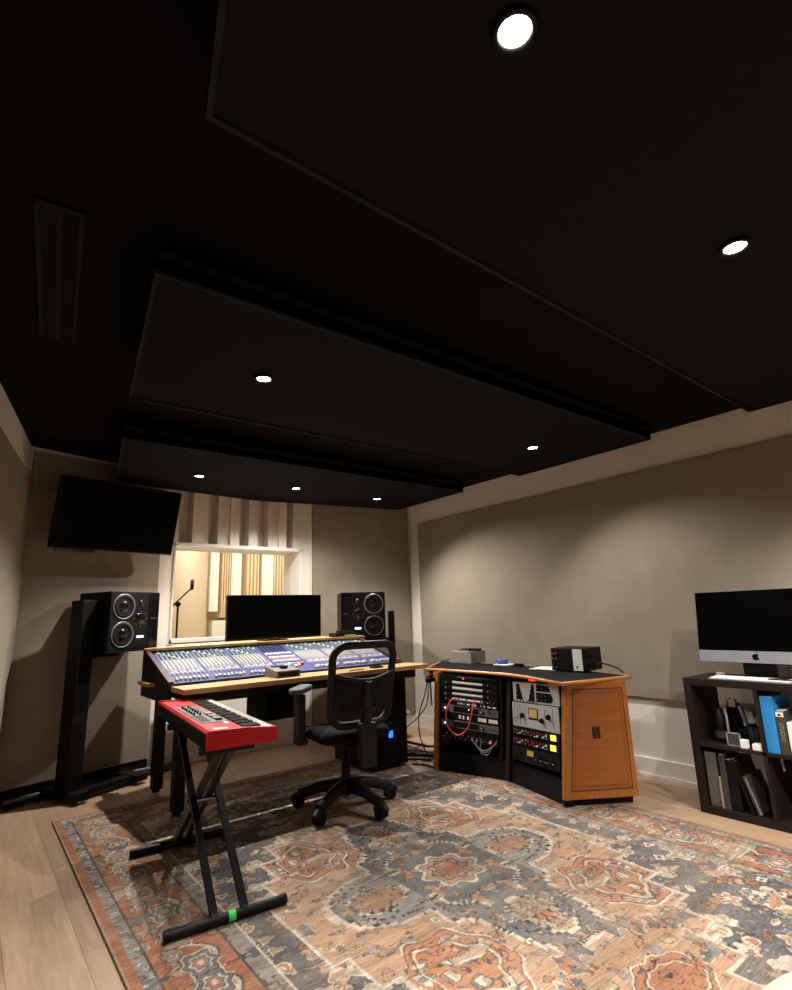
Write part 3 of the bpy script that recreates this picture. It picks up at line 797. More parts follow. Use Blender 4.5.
# ------------------------------------------------------------------ loudspeakers and stands
def speaker(label, org, beta, flip):
    # org: front left top corner at viewer's left; local x to viewer's right, y into the box
    W_, H_, D_ = .44, .44, .37
    t = thing('loudspeaker', label, 'loudspeaker', (org[0], org[1], org[2]-H_), radians(beta), 'studio loudspeakers beside the console')
    b = MB(); b.box((0, 0, 0), (W_, D_, H_), ch=.006); b.build('cabinet', 'black_plastic', t)
    m = (lambda x: W_-x) if flip else (lambda x: x)
    def ring(cx, cz, r, nm):
        T0 = Matrix.Translation((m(cx), 0, cz)) @ Matrix.Rotation(radians(90), 4, 'X')
        g = MB(); g.lathe([(r, 0), (r, .004), (r*.95, .007), (r*.90, .005), (r*.86, .001)], 40, T=T0); o_ = g.build(nm, 'rack_grey' if nm == 'woofer' else 'black_plastic', t)
        g = MB(); g.lathe([(r*.88, .001), (r*.86, .006), (r*.74, .009), (r*.66, .004)], 36, T=T0); g.build('surround', 'black_matte', o_)
        g = MB(); g.lathe([(r*.68, .002), (r*.45, .0035), (r*.42, .006), (r*.25, .013), (r*.05, .016)], 32, T=T0); g.build('cone', 'gloss_black', o_)
    ring(.115, .325, .098, 'woofer'); ring(.115, .115, .098, 'woofer')
    T0 = Matrix.Translation((m(.27), 0, .23)) @ Matrix.Rotation(radians(90), 4, 'X')
    g = MB(); g.lathe([(.046, 0), (.046, .004), (.036, .005), (.02, .010), (.006, .013)], 28, T=T0)
    g.build('midrange', 'gloss_black', t)
    for k in range(8):
        a = 2*pi*k/8; g = MB(); g.lathe([(.004, 0), (.004, .004), (.002, .005)], 8, T=T0 @ Matrix.Translation((.056*cos(a), .056*sin(a), 0))); g.build('screw', 'rack_grey', t)
    T0 = Matrix.Translation((m(.275), 0, .35)) @ Matrix.Rotation(radians(90), 4, 'X')
    g = MB(); g.lathe([(.026, 0), (.026, .003), (.016, .003), (.012, .008), (.004, .010)], 24, T=T0); g.build('tweeter', 'gloss_black', t)
    x0, x1 = sorted((m(.245), m(.305))); g = MB(); g.box((x0, -.003, .085), (x1, .001, .102)); g.build('display', 'led_blue', t)
    x0, x1 = sorted((m(.345), m(.438))); g = MB(); g.box((x0, -.004, .006), (x1, .001, .434)); g.build('glossy_strip', 'gloss_black', t)
    x0, x1 = sorted((m(.36), m(.42))); g = MB(); g.box((x0, -.0055, .232), (x1, -.0035, .236)); g.build('badge', 'rack_grey', t)
    return t
speaker('black two woofer loudspeaker left of the control room window', (.845, 4.60, 1.452), 26, False)
speaker('black two woofer loudspeaker right of the wide monitor', (2.875, 4.585, 1.437), -26, True)

def stand(label, loc, beta, side, ztop):
    # local x to the viewer's right of the speaker front, y backwards; side -1 puts the post at the left
    t = thing('speaker_stand', label, 'speaker stand', (loc[0], loc[1], 0), radians(beta), 'black steel loudspeaker stands')
    px = -.08 if side < 0 else .535
    b = MB(); b.box((px-(.055 if side < 0 else .03), .12 if side < 0 else .16, .05), (px+(.055 if side < 0 else .03), .26 if side < 0 else .22, ztop), ch=.006); b.build('post', 'black_steel', t)
    b = MB(); b.box((px-.055, .02, .025), (px+.055, .44, .075), ch=.006); b.build('foot_bar', 'black_steel', t)
    qx = .40 if side < 0 else .04
    for y0 in (.08, .28):
        b = MB(); b.box((min(px, qx), y0, .028), (max(px, qx), y0+.08, .07), ch=.006); b.build('cross_bar', 'black_steel', t)
    b = MB(); b.box((qx-.05, .02, .025), (qx+.05, .42, .075), ch=.006); b.build('foot_bar', 'black_steel', t)
    for fx in (px, qx):
        for fy in (.06, .38):
            b = MB(); b.cyl((fx, fy, 0), (fx, fy, .026), .014, 12); b.build('levelling_foot', 'chrome', t)
    b = MB(); b.box((-.01 if side < 0 else .02, .0, .962), (.42 if side < 0 else .45, .34, .978)); b.box((min(px, .22), .16, .93), (max(px, .22), .23, .963)); b.build('platform', 'black_steel', t)
    return t
s1 = stand('black steel speaker stand under the loudspeaker left of the window', (.845, 4.60), 26, -1, 1.39)
s2 = stand('black steel speaker stand under the loudspeaker right of the monitor', (2.875, 4.585), -26, 1, 1.25)
for o in s1.children:
    if o.name.startswith('platform'): o.location.z = 1.012-.978
for o in s2.children:
    if o.name.startswith('platform'): o.location.z = .997-.978

# ------------------------------------------------------------------ wall television
a = Vector((.424, 4.72, 1.786)); c = Vector((1.345, 4.925, 1.776))
ang = atan2(c.y-a.y, c.x-a.x)
t = thing('wall_television', 'black flat television tilted downward high on the back left wall', 'television', ((a.x+c.x)/2, (a.y+c.y)/2, 1.78), ang)
TT = Matrix.Rotation(radians(14), 4, 'X')
b = MB(); b.box((-.477, 0, 0), (.477, .045, .55), T=TT, ch=.006); b.build('housing', 'black_plastic', t)
b = MB(); b.box((-.470, -.0015, .012), (.470, .001, .543), T=TT); b.build('screen', 'screen_matte', t)
b = MB(); b.box((-.15, .055, .18), (.15, .14, .40)); b.bar((0, .02, .3), (0, .085, .3), .12, .12); b.build('wall_bracket', 'black_steel', t)
b = MB(); b.box((-.43, -.004, -.022), (-.16, .04, .004), T=TT, ch=.004); b.build('camera_bar', 'gloss_black', t)

# ------------------------------------------------------------------ stage keyboard and X stand
KA = radians(-5.2)
ks = thing('keyboard_stand', 'black double braced X keyboard stand with green tape on its front foot', 'keyboard stand', (1.005, 2.885, RT), radians(-5))
def xstand():
    for y, nm in ((-.47, 'front'), (.46, 'rear')):
        b = MB(); b.cyl((-.245, y, .021), (.245, y, .021), .0195, 14); f_ = b.build('foot', 'black_steel', ks)
        for sx in (-.245, .220):
            g = MB(); g.cyl((sx, y, .021), (sx+.026, y, .021), .021, 14); g.build('foot_cap', 'black_plastic', f_)
        if nm == 'front':
            g = MB(); g.cyl((.0, y, .021), (.028, y, .021), .0204, 16); g.build('tape', 'green_tape', f_)
    for x in (-.055, .068):
        b = MB(); b.bar((x, -.47, .03), (x, .33, .63), .028, .028); b.build('leg', 'black_steel', ks)
    for x in (-.018, .032):
        b = MB(); b.bar((x, .46, .03), (x, -.34, .63), .028, .028); b.build('leg', 'steel_grey', ks)
    for y in (-.36, .35):
        b = MB(); b.bar((-.115, y, .637), (.125, y, .637), .034, .03); b.build('support_arm', 'black_steel', ks)
    b = MB(); b.cyl((-.075, -.005, .345), (.088, -.005, .345), .011, 10); b.build('pivot_bolt', 'chrome', ks)
xstand()
KZ = .6605+RT
kb = thing('stage_keyboard', 'red stage keyboard with grey control panel resting on the X stand', 'keyboard instrument', (1.055, 2.99, KZ), KA)
KL = 1.17
b = MB(); b.prism([(-.165, .004), (.168, 0), (.168, .05), (.02, .052), (.02, .072), (-.15, .080), (-.165, .072)], -KL/2+.02, KL/2-.02, 'y', 'red')
b.build('body', None, kb)
for y0, y1 in ((-KL/2, -KL/2+.022), (KL/2-.022, KL/2)):
    b = MB(); b.prism([(-.168, -.002), (.172, -.002), (.174, .012), (.172, .066), (.02, .080), (-.155, .086), (-.168, .078)], y0, y1, 'y'); b.build('end_cheek', 'red', kb)
b = MB(); b.box((-.1685, -KL/2+.024, .008), (-.163, KL/2-.024, .066)); b.build('rear_panel', 'black_matte', kb)
b = MB(); b.box((-.167, -KL/2+.03, -.006), (.166, KL/2-.03, .0045), ch=.002); b.build('bottom_plate', 'black_matte', kb)
# grey control panel on the sloping top
ps = atan2(.072-.080, .17); PT = Matrix.Translation((-.15, 0, .080)) @ Matrix.Rotation(-ps, 4, 'Y')
b = MB(); b.box((.022, -.33, -.001), (.158, .26, .0025), T=PT); b.build('control_panel', 'panel_grey', kb)
b = MB(); b.box((.03, -.52, -.001), (.10, -.49, .002), T=PT); b.box((.125, -.40, -.001), (.145, -.34, .002), T=PT); b.build('lettering_strip', 'white_cap', kb)
for k in range(6):
    for r in range(2):
        b = MB(); b.lathe([(.0065, .002), (.0065, .010), (.005, .016)], 12, T=PT @ Matrix.Translation((.045+.035*r, -.08+.054*k, 0))); b.build('knob', 'key_black', kb)
for k in range(9):
    b = MB(); b.box((.105, -.29+.028*k, .002), (.14, -.275+.028*k, .012), T=PT, ch=.002); b.build('drawbar', 'white_cap' if k % 3 else 'key_black', kb)
for k in range(12):
    b = MB(); b.box((.112, -.02+.022*k, .002), (.122, -.008+.022*k, .006), T=PT); b.build('button', 'white_cap' if k % 2 else 'red_cap', kb)
b = MB(); b.box((.03, -.30, .0025), (.075, -.12, .005), T=PT); b.build('display', 'gloss_black', kb)
b = MB(); b.box((.05, .30, -.001), (.15, .50, .0015), T=PT); b.build('pitch_panel', 'red', kb)
NW = 43; kw = (KL-.05)/NW
for k in range(NW):
    y = KL/2-.025-kw*(k+.5)
    b = MB(); b.box((.025, y-kw*.46, .048), (.1665, y+kw*.46, .064), ch=.002); b.build('white_key', 'ivory', kb)
for k in range(NW-1):
    if k % 7 in (0, 1, 3, 4, 5):
        y = KL/2-.025-kw*(k+1)
        b = MB(); b.prism([(.025, .06), (.118, .06), (.112, .0745), (.025, .0765)], y-kw*.27, y+kw*.27, 'y'); b.build('black_key', 'key_black', kb)

kb.scale = (.90, 1., .88)

# ------------------------------------------------------------------ office chair
ch = thing('office_chair', 'black mesh back office chair on five castors facing the desk', 'office chair', (2.045, 3.22, RT), radians(-7))
for k in range(5):
    a = radians(56+7+72*k+7)
    d = Vector((cos(a), sin(a), 0))
    b = MB(); n = Vector((-d.y, d.x, 0))
    P0, P1, P2 = d*.03+Vector((0,0,.135)), d*.18+Vector((0,0,.122)), d*.315+Vector((0,0,.086))
    b.tube([P0, (P0+P1)/2+Vector((0,0,.003)), P1, (P1+P2)/2+Vector((0,0,-.006)), P2], [.042, .038, .034, .031, .028], 12)
    b.build('leg', 'chair_black', ch)
    c0 = d*.315
    b = MB(); b.cyl(c0+Vector((0,0,.05)), c0+Vector((0,0,.085)), .010, 10, 'chair_black')
    b.tube([c0+d*.034+Vector((0,0,.045)), c0+d*.018+Vector((0,0,.062)), c0-d*.012+Vector((0,0,.064)), c0-d*.032+Vector((0,0,.045))], .030, 12, 'chair_black')
    cs = b.build('caster', None, ch)
    for s in (-1, 1):
        q = c0+n*s*.018+d*.0+Vector((0,0,.0325)); b = MB(); b.cyl(q-n*.012, q+n*.012, .032, 20); b.build('wheel', 'black_plastic', cs)
b = MB(); b.lathe([(.055, .09), (.055, .135), (.045, .15), (.032, .155)], 24); b.build('hub', 'chair_black', ch)
b = MB(); b.lathe([(.030, .15), (.030, .27), (.022, .275), (.022, .40)], 20); b.build('gas_lift', 'black_steel', ch)
b = MB(); b.box((-.11, -.14, .385), (.11, .12, .43), ch=.012); b.bar((.11, .03, .405), (.26, .04, .40), .014, .014); b.build('tilt_mechanism', 'black_plastic', ch)
# seat cushion
def cushion(w, d, h, z, name, m, par, y0=0, r=.09):
    bm = MB(); o1 = rrect(w, d, r, 8)
    lev = [(0.90, z), (1.0, z+h*.25), (1.0, z+h*.6), (.94, z+h*.9), (.80, z+h), (.4, z+h*.97)]
    vs = []
    for s_, zz in lev: vs += [(p[0]*s_, p[1]*s_+y0, zz-.02*max(0, p[1]/d*2)**2 if zz > z+h*.5 else zz) for p in o1]
    n = len(o1); fs = [(i*n+k, i*n+(k+1) % n, (i+1)*n+(k+1) % n, (i+1)*n+k) for i in range(len(lev)-1) for k in range(n)]
    fs += [list(range(n))[::-1], list(range((len(lev)-1)*n, len(lev)*n))]
    bm.add(vs, fs, None, None, True); return bm.build(name, m, par)
cushion(.49, .48, .075, .425, 'seat', 'chair_fabric', ch, .02)
# back frame: rounded loop curved backwards
def backpt(x, z):
    return Vector((x, -.235-.05*max(0, (z-.55))/.45-.10*(z-.5)+.055*(x/.24)**2, z))
W2, ZB, ZT, rr = .214, .535, 1.015, .085
loop = []
for cx, cz, a0 in ((W2-rr, ZT-rr, 0), (-W2+rr, ZT-rr, 90), (-W2+rr+.01, ZB+rr, 180), (W2-rr-.01, ZB+rr, 270)):
    for k in range(9):
        a = radians(a0+90*k/8); loop.append(backpt(cx+rr*cos(a), cz+rr*sin(a)))
loop2 = []
for i in range(len(loop)):
    p, q = loop[i], loop[(i+1) % len(loop)]
    n = max(1, int((q-p).length/.04))
    for k in range(n):
        u_ = p.lerp(q, k/n); loop2.append(backpt(u_.x, u_.z))
b = MB(); b.tube(loop2+[loop2[0], loop2[1]], .024, 12, cap=False); b.build('back_frame', 'chair_black', ch)
b = MB(); nx, nz = 12, 14; vs = []; fs = []
def clampx(z):
    if z > ZT-rr: return W2-rr+math.sqrt(max(0, rr*rr-(z-(ZT-rr))**2))
    if z < ZB+rr: return W2-rr-.01+math.sqrt(max(0, rr*rr-((ZB+rr)-z)**2))
    return W2
for j in range(nz+1):
    z = ZB+(ZT-ZB)*j/nz; cw = clampx(min(max(z, ZB+.004), ZT-.004))-.008
    for i in range(nx+1):
        vs.append(backpt(-cw+2*cw*i/nx, z))
for j in range(nz):
    for i in range(nx):
        k = j*(nx+1)+i; fs.append((k, k+1, k+nx+2, k+nx+1))
b.add(vs, fs, None, None, True); b.build('mesh_back', 'mesh_back', ch)
b = MB(); vs = []; fs = []; N = 14
for i in range(N+1):
    x = -W2+.01+(2*W2-.02)*i/N; zt = .845-.045*cos(x/W2*pi/2); zb = .62+.02*cos(x/W2*pi/2)
    p, q = backpt(x, zt), backpt(x, zb); p.y -= .022; q.y -= .022
    vs += [p, q, p+Vector((0, -.008, 0)), q+Vector((0, -.008, 0))]
for i in range(N):
    k = 4*i; fs += [(k, k+1, k+5, k+4), (k+2, k+6, k+7, k+3), (k, k+4, k+6, k+2), (k+1, k+3, k+7, k+5)]
b.add(vs, fs, None, None, True); b.build('lumbar_panel', 'mesh_low', ch)
b = MB(); xs = [-W2+.01+(2*W2-.02)*i/16 for i in range(17)]
b.tube([backpt(x, .845-.045*cos(x/W2*pi/2))+Vector((0, -.03, 0)) for x in xs], .013, 8); b.build('lumbar_bar', 'chair_black', ch)
b = MB(); b.tube([backpt(0, .80)+Vector((0,-.035,0)), backpt(0, .62)+Vector((0,-.04,0)), Vector((0,-.285,.48)), Vector((0,-.22,.41)), Vector((0,-.10,.405))], [.03,.036,.038,.036,.034], 10); b.build('back_bracket', 'chair_black', ch)
b = MB(); b.box((-.055, -.335, .30), (.055, -.275, .555), ch=.012); b.build('bracket_cover', 'chair_black', ch)
for s in (-1, 1):
    b = MB(); b.box((s*.225-.02, .04, .40), (s*.29+.02*s, .14, .44), 'chair_black', ch=.01)
    b.box((s*.285-.024, .04, .41), (s*.285+.024, .14, .709), 'chair_black', ch=.012); g = b.build('arm_post', None, ch)
    b = MB(); 
    o1 = rrect(.095, .30, .044, 6); n = len(o1); lev = [(.86, .708), (1, .717), (1, .734), (.9, .744)]; vs = []
    ra = radians(38)*s
    for s_, zz in lev: vs += [((p[0]*cos(ra)-p[1]*sin(ra))*s_+s*.25, (p[0]*sin(ra)+p[1]*cos(ra))*s_+.16, zz) for p in o1]
    fs = [(i*n+k, i*n+(k+1) % n, (i+1)*n+(k+1) % n, (i+1)*n+k) for i in range(3) for k in range(n)]+[list(range(n))[::-1], list(range(3*n, 4*n))]
    b.add(vs, fs, None, None, True); b.build('armrest', 'grey_plastic', ch)

# ------------------------------------------------------------------ equipment racks under the desk
def uv_frame(a, c, lean=0.):
    a = Vector((*a, 0)); c = Vector((*c, 0)); d = (c-a).normalized()
    n = Vector((d.y, -d.x, 0))                       # outward, towards the viewer
    return Matrix(((d.x, -n.x, -n.x*lean, a.x), (d.y, -n.y, -n.y*lean, a.y), (0, 0, 1, 0), (0, 0, 0, 1))), (c-a).length
t = thing('computer_tower', 'black rack computer with blue display under the right end of the desk', 'computer', (2.60, 3.72, RT))
b = MB(); b.box((0, .0, .02), (.36, .55, .735), ch=.006); b.build('case', 'black_plastic', t)
b = MB(); b.box((.02, -.006, .04), (.34, .002, .72)); b.build('front_panel', 'black_matte', t)
b = MB(); b.box((.165, -.010, .235), (.205, -.005, .285)); b.build('display', 'led_screen', t)
for z, w in ((.34, .03), (.42, .02), (.52, .03), (.56, .025)):
    b = MB(); b.box((.17, -.009, z), (.17+w, -.005, z+.008)); b.build('indicator', 'rack_grey', t)
for sx in (.05, .31):
    for sy in (.05, .50):
        b = MB(); b.cyl((sx, sy, 0), (sx, sy, .022), .02, 12); b.build('foot', 'black_plastic', t)
t = thing('power_supply_box', 'black electronics box hung under the desk beside the chair armrest', 'power supply', (1.80, 3.92, .0))
b = MB(); b.box((0, 0, .475), (.31, .35, .699), ch=.006); b.build('case', 'black_matte', t)
b = MB(); b.lathe([(.03, 0), (.03, .01), (.022, .014)], 16, T=Matrix.Translation((.07, 0, .62)) @ Matrix.Rotation(radians(90), 4, 'X')); b.build('fan_cap', 'black_steel', t)
for sx in (.04, .24):
    b = MB(); b.box((sx, .1, .695), (sx+.03, .2, DZ-.031)); b.build('hanger', 'black_steel', t)
for k in range(10):
    b = MB(); x = .03+.035*(k % 8); z = .66-.03*(k // 4); b.cyl((x, -.004, z), (x, .002, z), .004, 8); b.build('screw', 'rack_grey', t)

# ------------------------------------------------------------------ rack cabinet
PL, PM, PR, PB = (3.012, 3.465), (3.178, 2.868), (3.032, 2.265), (3.417, 2.01)
LEAN = .115
TZ = .735
cab = thing('rack_cabinet', 'honey oak angled rack cabinet with black top full of audio equipment', 'rack cabinet', (3.19, 2.80, 0))
CI = Matrix.Translation((-3.19, -2.80, 0))
top = [(3.14, 3.655), (3.225, 2.755), (2.985, 2.175), (3.53, 2.04), (3.72, 2.72), (3.64, 4.02)]
tops = [(p[0], p[1]) for p in top]
def smooth_mid(P):     # soften the inner front corner
    out = [P[0]]
    a, m_, c = [Vector(P[i]) for i in (0, 1, 2)]
    for k in range(9):
        s = k/8; q = (a.lerp(m_, .6+.0*s)*(1-s)**2+m_*2*s*(1-s)+m_.lerp(c, .4)*s*s); out.append(tuple(q))
    return out+P[2:]
tp = smooth_mid(tops)
b = MB(); b.prism(tp, TZ, TZ+.022, 'z', 'maple_x', CI); b.build('top_edge', None, cab)
cx = sum(p[0] for p in tp)/len(tp); cy = sum(p[1] for p in tp)/len(tp)
ins = []
for i, p in enumerate(tp):
    v = Vector((cx-p[0], cy-p[1])); v.normalize(); ins.append((p[0]+v.x*.028, p[1]+v.y*.028))
b = MB(); b.prism(ins, TZ+.0215, TZ+.0245, 'z', 'black_matte', CI); b.build('worktop', None, cab)
# nosing
b = MB(); b.tube([(p[0], p[1], TZ+.011) for p in tp]+[(tp[0][0], tp[0][1], TZ+.011)], .0125, 10, 'maple_x', CI); b.build('nosing', None, cab)
KZ0 = RT
fl, ll = uv_frame(PL, PM, LEAN); fr, lr = uv_frame(PM, PR, LEAN); fs_, ls = uv_frame(PR, PB)
# carcass : black kick, back and inner dividers
b = MB()
b.box((.0, .02, KZ0), (ll+.01, .06, .135), None, CI @ fl); b.box((-.0, .02, KZ0), (lr, .06, .135), None, CI @ fr)
b.box((0, .03, KZ0), (ls-.02, .05, .07), None, CI @ fs_)
b.box((0, .03, .135), (ll, .40, .15), None, CI @ fl); b.box((0, .03, .135), (lr, .40, .15), None, CI @ fr)
b.box((0, .40, KZ0), (ll+.05, .42, TZ), None, CI @ fl); b.box((-.05, .36, KZ0), (lr+.0, .38, TZ), None, CI @ fr)
b.build('carcass', 'black_plastic', cab)
b = MB(); b.box((-.022, .0, .02), (.022, .05, TZ), None, CI @ fr); b.build('centre_post', 'espresso', cab)
# left side panel
b = MB(); b.box((0, -.012, KZ0), (.03, .45, TZ), None, CI @ fl, ch=.004); b.build('left_side_panel', 'maple', cab)
for (fm, l_) in ((fl, ll), (fr, lr)):
    for x0 in (.045, l_-.06):
        b = MB(); b.box((x0, .012, .14), (x0+.02, .03, TZ-.005), None, CI @ fm); b.build('rack_rail', 'black_steel', cab)
# right side panel with framed inset door
b = MB()
b.prism([(-.012, .055), (ls+.005, .055), (ls+.005, TZ), (.068, TZ)], 0, .03, 'y', 'maple', CI @ fs_)
sp = b.build('right_side_panel', None, cab)
b = MB(); 
def ring_poly(b, outer, inner, y0, y1, m, T):
    n = len(outer)
    for i in range(n):
        j = (i+1) % n
        b.prism([outer[i], outer[j], inner[j], inner[i]], y0, y1, 'y', m, T)
o4 = [(.04, .10), (ls-.025, .10), (ls-.022, TZ-.035), (.108, TZ-.035)]
i4 = [(.046, .106), (ls-.031, .106), (ls-.028, TZ-.041), (.114, TZ-.041)]
ring_poly(b, o4, i4, -.0015, .002, 'dark_line', CI @ fs_)
o5 = [(.065, .125), (ls-.048, .125), (ls-.045, TZ-.06), (.128, TZ-.06)]
i5 = [(.069, .129), (ls-.052, .129), (ls-.049, TZ-.064), (.132, TZ-.064)]
ring_poly(b, o5, i5, -.0015, .002, 'groove_brown', CI @ fs_)
b.build('groove', None, sp)
b = MB(); b.prism(i4, -.0008, .003, 'y', 'maple_inset', CI @ fs_); b.build('inset_panel', None, sp)
b = MB(); b.box((ls*.5-.02, -.006, .40), (ls*.5+.03, .001, .47), 'bronze', CI @ fs_, ch=.003); b.box((ls*.5-.012, -.010, .425), (ls*.5+.022, -.005, .435), 'dark_line', CI @ fs_); b.build('pull', None, sp)
b = MB(); b.box((-.03, -.012, .055), (.012, .04, TZ), None, CI @ fr @ Matrix.Translation((lr, 0, 0)), ch=.004); b.build('corner_post', 'maple', cab)
# black trapezoid feet
for fm, x in ((fl, .06), (fr, lr-.05)):
    b = MB(); b.box((x, .0, 0), (x+.05, .05, KZ0+.001), None, CI @ fm); b.build('foot', 'black_plastic', cab)

# rack gear (each unit slides out: a thing of its own)
def unit(fm, l_, z0, z1, m, label, name='rack_unit', cat='rack unit', depth=.25, group=None):
    o = bpy.data.objects.new(name, None); col.objects.link(o); o.matrix_world = fm @ Matrix.Translation((.06, .0, z0))
    tag(o, label, cat, group)
    w = l_-.12
    b = MB(); b.box((0, .008, 0), (w, .014, z1-z0-.003)); b.box((.02, .012, .002), (w-.02, depth, z1-z0-.005), 'black_matte')
    b.mats.insert(0, m) if False else None
    bb = MB(); bb.box((0, .004, 0), (w, .012, z1-z0-.003), m); bb.box((.02, .012, .002), (w-.02, depth, z1-z0-.005), 'black_matte')
    bb.build('chassis', None, o)
    return o, w, z1-z0-.003
def led(o, x, z, m, r=.005, nm='indicator_light', y=.004):
    b = MB(); b.lathe([(r, 0), (r, .003), (r*.6, .005)], 10, T=Matrix.Translation((x, y, z)) @ Matrix.Rotation(radians(90), 4, 'X')); b.build(nm, m, o)
def knb(o, x, z, r, m, y=.004, nm='knob', h=.012):
    b = MB(); b.lathe([(r, 0), (r, h*.3), (r*.8, h*.4), (r*.72, h)], 14, T=Matrix.Translation((x, y, z)) @ Matrix.Rotation(radians(90), 4, 'X')); b.build(nm, m, o)
def pl(o, x0, x1, z0, z1, m, nm, y=.0025, y1=.0045):
    b = MB(); b.box((x0, y, z0), (x1, y1, z1)); return b.build(nm, m, o)
# left bay, top to bottom
o, w, h = unit(fl, ll, .692, .728, 'black_plastic', 'black meter unit with red light at top of the left rack bay')
led(o, w*.40, h*.35, 'led_red', .007); led(o, w*.31, h*.6, 'led_green', .004); led(o, w*.35, h*.6, 'led_green', .004)
pl(o, w*.45, w*.95, h*.6, h*.7, 'rack_grey', 'label_strip')
for k, (z0, z1, lab) in enumerate(((.650, .689, 'patch bay with a white label strip directly under the red lit meter unit'), (.606, .648, 'second patch bay from the top of the left rack bay'),
                                   (.566, .604, 'third patch bay from the top of the left rack bay'), (.528, .564, 'lowest patch bay just above the upper grey rack unit'))):
    o, w, h = unit(fl, ll, z0, z1, 'black_plastic', lab, 'patch_bay', 'patch bay', .2, 'black patch bays in the left rack bay')
    pl(o, w*.20, w*.74, h*.38, h*.78, 'paper', 'label_strip')
    for q in range(16): 
        b = MB(); b.lathe([(.004, 0), (.004, .003)], 8, T=Matrix.Translation((w*.215+q*w*.034, .004, h*.18)) @ Matrix.Rotation(radians(90), 4, 'X')); b.build('jack', 'rack_grey', o)
    led(o, w*.08, h*.4, 'white_cap', .004, 'screw'); led(o, w*.83, h*.5, 'white_cap', .004, 'screw')
o, w, h = unit(fl, ll, .508, .526, 'black_plastic', 'slim black panel with white paper labels above the upper grey rack unit')
for x0, x1 in ((.30, .42), (.46, .52), (.55, .63), (.70, .78), (.82, .97)): pl(o, w*x0, w*x1, h*.1, h*.9, 'paper', 'paper_label')
for z0, z1, lab in ((.445, .503, 'upper grey rack unit with a bright blue white light'), (.335, .393, 'lower grey rack unit with a bright blue white light')):
    o, w, h = unit(fl, ll, z0, z1, 'rack_grey', lab, 'rack_preamp', 'rack unit', .3, 'grey rack units in the left rack bay')
    led(o, w*.07, h*.5, 'led_white', .0065); pl(o, w*.22, w*.66, h*.15, h*.85, 'gloss_black', 'display')
    led(o, w*.5, h*.6, 'led_blue' if z0 > .4 else 'led_red', .004, 'status_light', .0025)
    knb(o, w*.73, h*.5, .014, 'black_plastic'); led(o, w*.73, h*.5, 'white_cap', .005, 'knob_cap', -.008)
    for q in range(3): led(o, w*(.87+.04*q), h*.5, 'black_plastic', .004, 'button')
o, w, h = unit(fl, ll, .400, .440, 'black_matte', 'black blank panel with white labels between the two grey rack units')
for x0, x1 in ((.32, .36), (.39, .42), (.47, .50), (.66, .80), (.84, .99)): pl(o, w*x0, w*x1, h*.15, h*.85, 'paper', 'paper_label')
o, w, h = unit(fl, ll, .245, .330, 'black_plastic', 'black patch panel with red light below the grey rack units')
led(o, w*.86, h*.35, 'led_red', .009)
for q in range(18): led(o, w*(.06+.048*q), h*(.25+.3*(q % 2)), 'rack_grey', .005, 'jack')
pl(o, w*.58, w*.80, h*.3, h*.36, 'rack_grey', 'label_strip')
# right bay
o, w, h = unit(fr, lr, .700, .730, 'black_plastic', 'black meter unit with red and green bar at top of the right rack bay')
for q in range(8): pl(o, w*(.36+.025*q), w*(.38+.025*q), h*.3, h*.6, 'led_red' if q < 5 else 'led_green', 'meter_segment')
led(o, w*.88, h*.4, 'led_red', .008)
o, w, h = unit(fr, lr, .562, .697, 'silver', 'silver rack unit with black angular panels and small amber meter')
def pp(o, poly, m, nm):
    b = MB(); b.prism(poly, .0015, .0045, 'y'); b.build(nm, m, o)
pp(o, [(w*.07, h*.12), (w*.23, h*.12), (w*.15, h*.92), (w*.09, h*.92)], 'black_plastic', 'angled_panel')
pp(o, [(w*.35, h*.08), (w*.49, h*.08), (w*.49, h*.95), (w*.44, h*.95)], 'black_plastic', 'angled_panel')
pl(o, w*.25, w*.38, h*.70, h*.88, 'amber', 'meter')
pp(o, [(w*.53, h*.62), (w*.84, h*.62), (w*.80, h*.90), (w*.55, h*.95)], 'black_plastic', 'angled_panel')
pp(o, [(w*.53, h*.10), (w*.84, h*.10), (w*.88, h*.30), (w*.84, h*.55), (w*.53, h*.55)], 'black_plastic', 'angled_panel')
for x, z in ((.14,.3),(.14,.55),(.42,.25),(.45,.5),(.46,.75),(.60,.22),(.68,.22),(.76,.22),(.60,.42),(.68,.42),(.76,.42),(.6,.76),(.7,.76)):
    knb(o, w*x, h*z, .008, 'black_matte', .0015); led(o, w*x, h*z, 'white_cap', .002, 'pointer', -.0105)
for q in range(8): led(o, w*(.03+.07*q), h*.05, 'black_plastic', .006, 'button')
o, w, h = unit(fr, lr, .398, .559, 'silver', 'silver compressor rack unit with square amber meter and dark knobs')
pl(o, w*.37, w*.58, h*.36, h*.84, 'black_plastic', 'meter_frame'); pl(o, w*.39, w*.56, h*.44, h*.80, 'amber', 'meter', .0012, .003)
for x, z in ((.24, .48), (.66, .38), (.80, .56)): knb(o, w*x, h*z, .018, 'black_matte', .004, 'knob', .02)
for x in (.05, .12, .18, .30, .72, .88): pl(o, w*x, w*x+.003, h*.1, h*.9, 'rack_grey', 'groove')
for x in (.06, .12, .18): led(o, w*x, h*.35, 'black_plastic', .006, 'switch')
